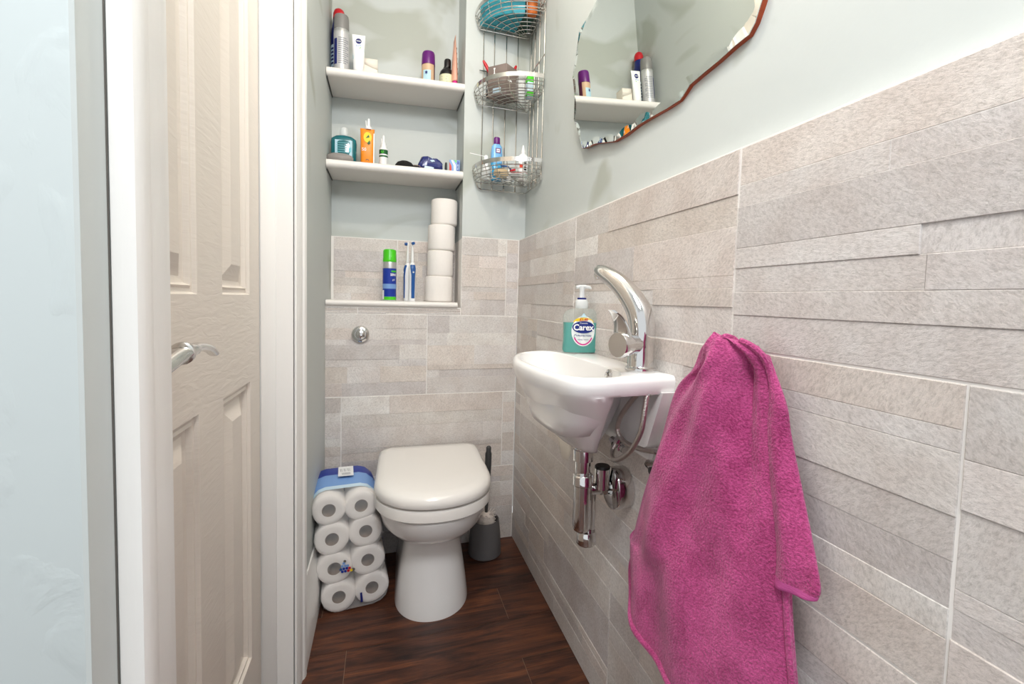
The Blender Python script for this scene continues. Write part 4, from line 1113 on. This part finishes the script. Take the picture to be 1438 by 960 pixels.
t = thing('nasal_spray', 'small white spray bottle with green label on the shelf', 'spray bottle', (-.500, .08, z))
bm = newbm(); can(bm, -.500, .08, z, [(0, 0), (.0145, 0), (.0155, .003), (.0155, .072), (.0148, .076), (0, .0765)], 24); obj('body', bm, 'white', t)
bm = newbm()
can(bm, -.500, .08, z+.076, [(0, 0), (.0112, 0), (.0112, .014), (.0085, .016), (.0085, .022), (.0045, .024), (.0042, .046), (.002, .050), (0, .050)], 20); tube(bm, [(-.506, .080, z+.098), (-.508, .080, z+.113)], .002, 8)
obj('spray_nozzle', bm, 'white', t)
bm = newbm()
with mi(bm, 0): lathe(bm, [(.0158, .054), (.0158, .070)], (-.500, .08, z), a0=-PI*.97, a1=-.05, seg=16, cap=False)
with mi(bm, 0): lathe(bm, [(.0158, .043), (.0158, .049)], (-.500, .08, z), a0=-PI*.97, a1=-.05, seg=16, cap=False)
f = on_can(-.500, .08, z, .0158, -PI*.58)
with mi(bm, 1):
    for k in range(3): plate(bm, [(-.010, .020+.007*k), (.009, .020+.007*k), (.009, .0225+.007*k), (-.010, .0225+.007*k)], f)
with mi(bm, 2): plate(bm, oval(.005, .005, 12, 0, .062), on_can(-.500, .08, z, .0160, -PI*.58))
obj('label', bm, ['green', 'print', 'lime'], t)

bm = newbm(); loft(bm, [[V((-.424+a, .055+b, z+v)) for a, b in oval(hw, hd, 26)] for hw, hd, v in ((.033, .025, EPS), (.036, .028, .006), (.034, .026, .016), (.026, .019, .026), (.012, .008, .032), (.002, .002, .033))])
tag(obj('black_sponge', bm, mat('black_foam', srgb(20, 18, 17), .9, bump=(160, .8, .004, ONE)), loc=(-.424, .055, z)), 'domed black sponge lying on the shelf left of the navy packet', 'sponge')
t = thing('sunglasses', 'small dark wire-rimmed object folded beside the black sponge', 'sunglasses', (-.382, .07, z))
bm = newbm(); loft(bm, [[V((-.382+a, .07+b, z+v)) for a, b in oval(hw, hd, 20)] for hw, hd, v in ((.022, .014, EPS), (.024, .016, .008), (.018, .011, .019), (.008, .005, .0235))]); obj('lens', bm, 'black', t)
bm = newbm(); tube(bm, [V((-.382+.021*math.cos(a), .0545, z+.011+.0095*math.sin(a))) for a in [2*PI*k/18 for k in range(18)]], .0012, 6, True); obj('rim', bm, 'core', t)

# crumpled navy packet
t = thing('tissue_packet', 'crumpled shiny navy packet lying on the shelf', 'packet', (-.328, .08, z))
rnd = random.Random(12)
bm = newbm(); rings = []
n = 22
for k, (u, hz, hy, zc) in enumerate(((-.050, .008, .020, .012), (-.044, .016, .024, .018), (-.030, .029, .030, .031), (-.012, .030, .032, .032), (.006, .028, .032, .032), (.024, .025, .030, .031), (.037, .021, .027, .028), (.044, .014, .024, .026), (.047, .005, .020, .026))):
    ring = []
    for i in range(n):
        a = 2*PI*i/n; c, s = math.cos(a), math.sin(a); j = 1+rnd.uniform(-.16, .10)
        zz = zc+hz*j*math.copysign(abs(s)**.7, s)
        ring.append(V((-.328+u+rnd.uniform(-.003, .003), .08+hy*j*math.copysign(abs(c)**.7, c), z+max(EPS, zz))))
    rings.append(ring)
loft(bm, rings); o = obj('packet', bm, 'navyfoil', t, ang=14)
bm = newbm(); plate(bm, [(-.024, .010), (.010, .006), (.012, .016), (-.022, .020)], lambda u, v: V((-.328+u, .0465, z+v))); obj('lower_print', bm, 'pale', t, smooth=False)
bm = newbm(); plate(bm, [(-.018, .058), (.006, .055), (.016, .040), (.004, .036), (-.008, .048)], lambda u, v: V((-.328+u, .0470+(v-.036)*.55, z+v)))
o = obj('print', bm, 'pale', t, smooth=False)

t = thing('nail_varnish', 'tiny black bottle with pointed cap between the navy packet and small striped box', 'bottle', (-.266, .08, z))
bm = newbm(); can(bm, -.266, .08, z, [(0, 0), (.010, 0), (.011, .003), (.0105, .012), (.006, .018), (0, .018)], 18); obj('body', bm, 'black', t)
bm = newbm(); can(bm, -.266, .08, z+.018, [(0, 0), (.0055, 0), (.005, .018), (.0035, .03), (0, .031)], 14); obj('cap', bm, 'black', t)
bm = newbm(); lathe(bm, [(.0113, .004), (.0113, .010)], (-.266, .08, z), a0=-2.2, a1=-1.2, seg=6, cap=False); obj('label', bm, 'white', t)

t = thing('pill_box', 'small colourful striped carton on the shelf beside the recess cheek', 'carton', (-.234, .06, z))
PM = Matrix.Translation((-.234, .065, z)) @ Matrix.Rotation(math.radians(-6), 4, 'Z')
bm = newbm(); box(bm, (-.0215, -.012, EPS), (.0195, .012, .054), .0008, Mx=PM); obj('carton', bm, 'skyblue', t)
bm = newbm()
pf = lambda u, v, d=0: PM @ V((u, -.0124-d, v))
with mi(bm, 0): plate(bm, [(-.021, .002), (-.012, .002), (-.013, .030), (-.021, .046)], pf)
with mi(bm, 1): plate(bm, [(-.003, .002), (.005, .002), (.004, .034), (-.008, .053), (-.015, .053), (-.005, .034)], pf)
with mi(bm, 2): plate(bm, [(-.004, .053), (.006, .053), (.006, .042)], pf)
with mi(bm, 3): plate(bm, [(.008, .003), (.0165, .003), (.0165, .050), (.008, .050)], pf)
with mi(bm, 4): lettering(bm, 'PLUS', .010, lambda u, v: pf(.0125-v, .027+u, .0004), .0001)
obj('print', bm, ['redtext', 'white', 'lime', 'royal', 'pale'], t, smooth=False)

# ledge
place(dx=-.011)
z = SH3
t = thing('shaving_gel', 'blue aerosol can with bright green cap on the lowest ledge', 'spray can', (-.480, .06, z))
bm = newbm(); can(bm, -.480, .06, z, [(0, 0), (.0225, 0), (.0245, .003), (.0245, .140), (.0235, .146), (0, .147)], 32); obj('can_body', bm, 'silver', t)
bm = newbm(); can(bm, -.480, .06, z+.146, [(0, 0), (.0245, 0), (.0248, .003), (.0248, .012), (.0238, .014), (.0238, .040), (.022, .0455), (.015, .048), (0, .048)], 32); obj('cap', bm, 'lime', t)
bm = newbm()
with mi(bm, 0): lathe(bm, [(.0248, .016), (.0248, .122)], (-.480, .06, z), seg=36, cap=False)
with mi(bm, 1): lathe(bm, [(.0250, .046), (.0250, .064)], (-.480, .06, z), seg=36, cap=False)
with mi(bm, 2): lathe(bm, [(.0249, .004), (.0249, .0155)], (-.480, .06, z), seg=36, cap=False)
f = on_can(-.480, .06, z, .0253, -PI*.30)
with mi(bm, 3):
    lettering(bm, 'SENSI', .012, lambda u, v: f(u*.9, v+.098), .0004); lettering(bm, 'gel', .010, lambda u, v: f(u, v+.080))
with mi(bm, 2): lathe(bm, [(.0252, .108), (.0252, .114)], (-.480, .06, z), a0=-PI*.42, a1=-PI*.1, seg=10, cap=False)
with mi(bm, 3): lathe(bm, [(.0252, .006), (.0252, .040)], (-.480, .06, z), a0=-PI*.97, a1=-PI*.78, seg=6, cap=False)
obj('label', bm, ['royal', 'skyblue', 'lime', 'white'], t)

def toothbrush(label, x, y, rot, h=0):
    t = thing('electric_toothbrush', label, 'toothbrush', (x, y, z))
    X = Matrix.Translation((x, y, z)) @ Matrix.Rotation(rot, 4, 'Z')
    def er(a, b, v, cx=0, cy=0): return [X @ V((cx+p, cy+q, v)) for p, q in oval(a, b, 20)]
    bm = newbm(); loft(bm, [er(.0125, .0130, EPS), er(.0135, .014, .004), er(.0125, .0135, .05), er(.0128, .0140, .10), er(.0135, .0145, .125), er(.0100, .0105, .142), er(.0065, .0065, .150)]); obj('handle', bm, 'white', t)
    bm = newbm(); loft(bm, [er(.0065, .003, .012, 0, -.0118), er(.0070, .003, .05, 0, -.0122), er(.0075, .003, .10, 0, -.0128), er(.0105, .0055, .125, 0, -.0105), er(.0100, .0065, .138, 0, -.006), er(.004, .003, .146, 0, -.004)]); obj('grip', bm, 'blue', t)
    bm = newbm(); lathe(bm, [(0, 0), (.0034, 0), (.003, .0018), (0, .002)], X @ V((0, -.0158, .112)), X.to_3x3() @ V((0, -1, 0)), 14); obj('button', bm, 'white', t)
    bm = newbm(); loft(bm, [er(.0058, .0058, .151), er(.0050, .0050, .17), er(.0035, .0036, .20), er(.0032, .0034, .212), er(.0055, .004, .220), er(.0060, .004, .226), er(.003, .003, .231)]); nk = obj('brush_neck', bm, 'white', t)
    bm = newbm(); lathe(bm, [(0, 0), (.0062, 0), (.0062, .002), (.0056, .010), (0, .010)], X @ V((0, -.003, .2225)), X.to_3x3() @ V((0, -1, 0)), 16); obj('brush_head', bm, 'blue', nk)
toothbrush('white and blue electric toothbrush nearest the toilet rolls, blue grip facing out', -.396, .070, math.radians(14))
toothbrush('electric toothbrush half hidden behind the blue-gripped one, bristles turned left', -.4115, .104, math.radians(-80))

spots = [(-.292, .085, 'bottom roll of the white toilet roll stack on the ledge'), (-.287, .090, 'second toilet roll up in the stack on the ledge'), (-.284, .092, 'third toilet roll up in the stack on the ledge'), (-.274, .094, 'top roll of the white toilet roll stack on the ledge')]
bm = newbm(); tissue_roll(bm, (spots[0][0], spots[0][1], z+EPS), (0, 0, 1), .0535, .100, .021, 40, wob=.008)
first = obj('toilet_roll', bm, 'paperw', loc=(spots[0][0], spots[0][1], z))
bm = newbm(); roll_core(bm, (spots[0][0], spots[0][1], z+EPS), (0, 0, 1), .1, .021); kid = obj('cardboard_core', bm, 'core', first)
for k, (x, y, lab) in enumerate(spots):
    o = first
    if k:
        o = first.copy(); COL.objects.link(o); c = kid.copy(); COL.objects.link(c); c.parent = o
    f = (1, .945, .985, .945)[k]
    o.location = (x-.011, y, z+.1003*k); o.rotation_euler = (0, 0, k*1.3); o.scale = (f, f, 1)
    tag(o, lab, 'toilet roll', 'toilet rolls stacked on the ledge')

# ------------------------------------------------------------------ things in the caddy
place(dx=-.014, sy=.84)
zb0 = 1.414+.0022
t = thing('cleanser_bottle', 'pale blue bottle with purple cap standing in the lowest caddy basket', 'bottle', (-.098, -.062, zb0))
def cb(hw, hd, v, p=2.6, cx=-.098, cy=-.062): return [V((cx+a, cy+b, zb0+v)) for a, b in oval(hw, hd, 26, p=p)]
bm = newbm(); loft(bm, [cb(.019, .013, 0), cb(.021, .015, .004), cb(.0215, .015, .06), cb(.021, .0145, .062)]); o = obj('lower_body', bm, 'bluebottle2', t)
bm = newbm(); loft(bm, [cb(.0215, .015, .062), cb(.0215, .015, .10), cb(.019, .0135, .125), cb(.0125, .0115, .132)]); obj('body', bm, 'bluebottle', t)
bm = newbm(); loft(bm, [cb(.0118, .0118, .131, 2), cb(.0125, .0125, .133, 2), cb(.0120, .0120, .155, 2), cb(.010, .010, .158, 2)]); obj('cap', bm, 'purple', t)
bm = newbm()
cf = lambda u, v, e=0: V((-.096+u, -.0775-e, zb0+v))
with mi(bm, 0): plate(bm, [(-.009, .098), (.010, .098), (.010, .116), (-.009, .116)], lambda u, v: cf(u, v, .0003))
with mi(bm, 1): plate(bm, [(-.006, .101), (.007, .101), (.007, .113), (-.006, .113)], lambda u, v: cf(u, v, .0006))
with mi(bm, 0): lettering(bm, 'C&C', .0062, lambda u, v: cf(u+.0005, v+.107, .0009), .0002)
obj('label', bm, ['purple', 'white'], t, smooth=False)

t = thing('dropper_bottle', 'white dropper bottle with orange and black label in the lowest caddy basket', 'bottle', (.0, -.085, zb0))
def db(hw, hd, v, p=3): return [V((-.004+a, -.100+b, zb0+v)) for a, b in oval(hw, hd, 24, p=p)]
bm = newbm(); loft(bm, [db(.016, .011, 0), db(.0175, .0125, .004), db(.0175, .0125, .082), db(.0165, .0115, .092), db(.008, .008, .099, 2)]); obj('body', bm, 'white', t)
bm = newbm(); loft(bm, [db(.0075, .0075, .098, 2), db(.0078, .0078, .112, 2), db(.0055, .0055, .114, 2), db(.0045, .0045, .124, 2), db(.0022, .0022, .131, 2)]); obj('dropper_tip', bm, 'white', t)
bm = newbm(); df = lambda u, v: V((-.004+u, -.1130, zb0+v))
with mi(bm, 0): plate(bm, [(-.016, .046), (-.002, .046), (-.002, .060), (-.016, .060)], df)
for k, (a, b) in enumerate(((.024, .034), (.037, .052), (.055, .068), (.070, .082))):
    with mi(bm, 2 if k == 2 else 1): plate(bm, [(.001, a), (.011, a), (.011, b), (.001, b)], df)
obj('label', bm, ['redtext', 'black', 'darkgrey'], t, smooth=False)

t = thing('spray_nozzle_bottle', 'white spray bottle with long thin straw poking out of the lowest caddy basket', 'spray bottle', (-.140, -.055, zb0))
bm = newbm(); lathe(bm, [(0, 0), (.015, 0), (.016, .003), (.016, .026), (.012, .032), (0, .032)], (-.138, -.062, zb0), seg=20); obj('body', bm, 'frost', t)
bm = newbm(); lathe(bm, [(0, .03), (.0125, .03), (.0125, .045), (.008, .049), (.007, .085), (.005, .088), (0, .088)], (-.138, -.062, zb0), seg=18); obj('nozzle', bm, 'white', t)
bm = newbm(); tube(bm, [(-.136, -.064, zb0+.083), (-.165, -.066, zb0+.085), (-.200, -.068, zb0+.088)], .0014, 8); obj('straw', bm, 'white', t)

bm = newbm(); loft(bm, [[V((-.092+a, -.125+b, zb0+v)) for a, b in oval(hw, hd, 22)] for hw, hd, v in ((.018, .016, 0), (.027, .022, .006), (.029, .023, .016), (.024, .019, .026), (.010, .008, .031))])
tag(obj('bath_sponge', bm, 'sponge', loc=(-.092, -.125, zb0)), 'beige oval sponge in the lowest caddy basket', 'sponge')
t = thing('comb_pack', 'red and clear slatted pack lying at the front of the lowest caddy basket', 'pack', (-.028, -.155, zb0))
CM = Matrix.Translation((-.030, -.158, zb0+.001)) @ Matrix.Rotation(math.radians(-28), 4, 'Z')
bm = newbm(); box(bm, (-.034, -.020, 0), (.030, .020, .010), .003, Mx=CM); obj('tray', bm, 'frost', t)
bm = newbm()
for k in range(7): box(bm, (-.030, -.017+.005*k, .0102), (.026, -.0145+.005*k, .0145), .0006, Mx=CM)
obj('slats', bm, 'red', t)
t = thing('razor', 'small razor with red and blue handle resting in the lowest caddy basket', 'razor', (-.06, -.105, zb0))
bm = newbm(); tube(bm, smooth_path([(-.098, -.150, zb0+.034), (-.072, -.135, zb0+.038), (-.055, -.118, zb0+.034)], 5), .0030, 8); obj('handle', bm, 'blue', t)
bm = newbm(); box(bm, (-.011, -.004, -.004), (.011, .004, .004), .002, Mx=Matrix.Translation((-.046, -.110, zb0+.033)) @ Matrix.Rotation(-.3, 4, 'Y')); obj('head', bm, 'red', t)
t = thing('small_jar', 'small white tub with dark label standing behind the red pack in the caddy', 'jar', (-.052, -.055, zb0))
bm = newbm(); lathe(bm, [(0, 0), (.018, 0), (.019, .003), (.019, .030), (0, .030)], (-.052, -.048, zb0), seg=22); obj('pot', bm, 'white', t)
bm = newbm(); lathe(bm, [(0, .030), (.020, .030), (.020, .043), (.0185, .045), (0, .045)], (-.052, -.048, zb0), seg=22); obj('lid', bm, 'cream', t)
bm = newbm(); lathe(bm, [(.0193, .006), (.0193, .026)], (-.052, -.048, zb0), a0=-2.6, a1=-1.9, seg=6, cap=False); obj('label', bm, 'darkgrey', t)

zb1 = 1.702+.0022
t = thing('grey_carton', 'taupe grey card box set cornerwise in the middle caddy basket', 'box', (-.088, -.088, zb1))
GM = Matrix.Translation((-.086, -.092, zb1)) @ Matrix.Rotation(math.radians(42), 4, 'Z')
bm = newbm(); box(bm, (-.040, -.043, 0), (.040, .040, .108), .001, Mx=GM); obj('carton', bm, 'boxgrey', t)
gf = lambda u, v: GM @ V((-.0404, u, v))
bm = newbm(); plate(bm, [(.0065, .078), (.0085, .0755), (.0105, .077), (.0125, .0755), (.0140, .079), (.0122, .083), (.0122, .093), (.0145, .097), (.0125, .1005), (.0105, .099), (.0080, .1005), (.0060, .097), (.0085, .093), (.0085, .083)], gf); obj('bone_print', bm, 'white', t, smooth=False)
bm = newbm(); plate(bm, [(-.02, .012), (.016, .012), (.016, .028), (-.02, .028)], gf); obj('panel_print', bm, 'pale', t, smooth=False)
bm = newbm(); plate(bm, [(-.030, .050), (-.006, .052), (-.006, .058), (-.030, .056)], lambda u, v: GM @ V((u, -.0434, v))); obj('stripe_print', bm, 'white', t, smooth=False)
def stick(label, a, b):
    t = thing('red_handle_tool', label, 'scissors', a)
    bm = newbm(); d = V(b)-V(a); tube(bm, [V(a)+d*f for f in (.35, .5, .9, 1)], [.0055, .0065, .0065, .004], 12); obj('handle', bm, 'red', t)
    bm = newbm(); tube(bm, [V(a), V(a)+d*.4], [.002, .004], 8, flat=.5); obj('blade', bm, 'darkgrey', t)
stick('red-handled tool leaning out over the left of the grey carton in the caddy', (-.062, -.036, zb1+.012), (-.152, -.038, zb1+.150))
stick('red-handled tool leaning out behind the right of the grey carton in the caddy', (-.080, -.022, zb1+.012), (-.022, -.026, zb1+.158))
bm = newbm(); box(bm, (-.138, -.034, zb1+.02), (-.095, -.026, zb1+.122), .001, Mx=None)
tag(obj('black_pouch', bm, 'black', loc=(-.115, -.03, zb1)), 'flat black case behind the grey carton in the middle caddy basket', 'case')
t = thing('green_packet', 'clear bag with lime green packet at the right of the middle caddy basket', 'packet', (-.006, -.12, zb1))
bm = newbm(); box(bm, (-.010, -.165, zb1+.001), (.012, -.120, zb1+.072), .002); obj('inner_pack', bm, 'pale', t)
bm = newbm(); box(bm, (-.0105, -.1655, zb1+.050), (.0125, -.1195, zb1+.0725), .002); obj('green_band', bm, 'lime', t)
bm = newbm(); box(bm, (-.0105, -.1655, zb1+.002), (.0125, -.1195, zb1+.018), .002); obj('green_band', bm, 'lime', t)
bm = newbm()
loft(bm, [[V((-.026+a, -.125+b, zb1+v)) for a, b in oval(hw, hd, 20, p=2.5)] for hw, hd, v in ((.020, .03, .001), (.022, .032, .03), (.020, .028, .055), (.014, .020, .074))]); obj('bag', bm, 'film', t)

zb2 = 1.978+.0022
bm = newbm(); prism(bm, [(-.165, -.030), (-.150, -.075), (-.118, -.128), (-.070, -.165), (-.030, -.178), (-.030, -.030)], lambda u, v, d: V((u, v, d)), zb2, zb2+.085)
tag(obj('teal_bag', bm, 'tealbox', loc=(-.1, -.09, zb2), smooth=False), 'teal blue pack filling the left of the topmost caddy basket', 'pack')
bm = newbm(); lathe(bm, [(0, 0), (.016, 0), (.020, .006), (.021, .050), (.021, .09), (.012, .10), (0, .1)], (-.004, -.175, zb2), seg=24)
tag(obj('orange_bottle', bm, 'rust', loc=(-.004, -.175, zb2)), 'rust orange bottle at the right of the topmost caddy basket', 'bottle')
bm = newbm(); box(bm, (-.027, -.148, zb2), (.012, -.030, zb2+.105), .004)
tag(obj('dark_green_box', bm, mat('dark_green_pack', srgb(38, 74, 62), .5), loc=(-.01, -.09, zb2)), 'dark green box behind the orange bottle in the topmost caddy basket', 'box')

# ------------------------------------------------------------------ light, camera
place()
W = bpy.data.worlds.new('hall_daylight'); S.world = W; W.use_nodes = True
bg = W.node_tree.nodes['Background']; bg.inputs[0].default_value = (.93, .97, 1.0, 1); bg.inputs[1].default_value = 1.05

def lamp(name, kind, loc, power, col, size=.1, target=None):
    l = bpy.data.lights.new(name, kind); l.energy = power; l.color = col
    if kind == 'AREA': l.shape = 'DISK'; l.size = size
    else: l.shadow_soft_size = size
    o = bpy.data.objects.new(name, l); COL.objects.link(o); o.location = loc
    if target: o.rotation_euler = (V(target)-V(loc)).to_track_quat('-Z', 'Y').to_euler()
    return o
lamp('ceiling_lamp', 'POINT', (-.36, -.92, 2.26), 14, (1, .89, .76), .015)
lamp('hall_light', 'AREA', (-.50, -1.95, 2.2), 22, (.96, .985, 1), .5, (-.2, -.9, .7))

cam = bpy.data.cameras.new('camera'); co = bpy.data.objects.new('camera', cam); COL.objects.link(co); S.camera = co
r_ = V((0.95527407, -0.29455633, 0.0262302)); u_ = V((-0.00935146, 0.05856545, 0.99823977)); f_ = V((0.29557403, 0.95383786, -0.05319152))
mw = Matrix(((r_.x, u_.x, -f_.x, -.50576), (r_.y, u_.y, -f_.y, -1.7128), (r_.z, u_.z, -f_.z, .971223), (0, 0, 0, 1)))
co.matrix_world = mw
cam.sensor_width = 36; cam.sensor_fit = 'HORIZONTAL'; cam.lens = 626.459/1438*36; cam.shift_x = -.010754; cam.shift_y = -.0178; cam.clip_start = .02
vs_ = S.view_settings; vs_.view_transform = 'Standard'; vs_.look = 'None'; vs_.gamma = 1; vs_.use_curve_mapping = False; vs_.exposure = -.07
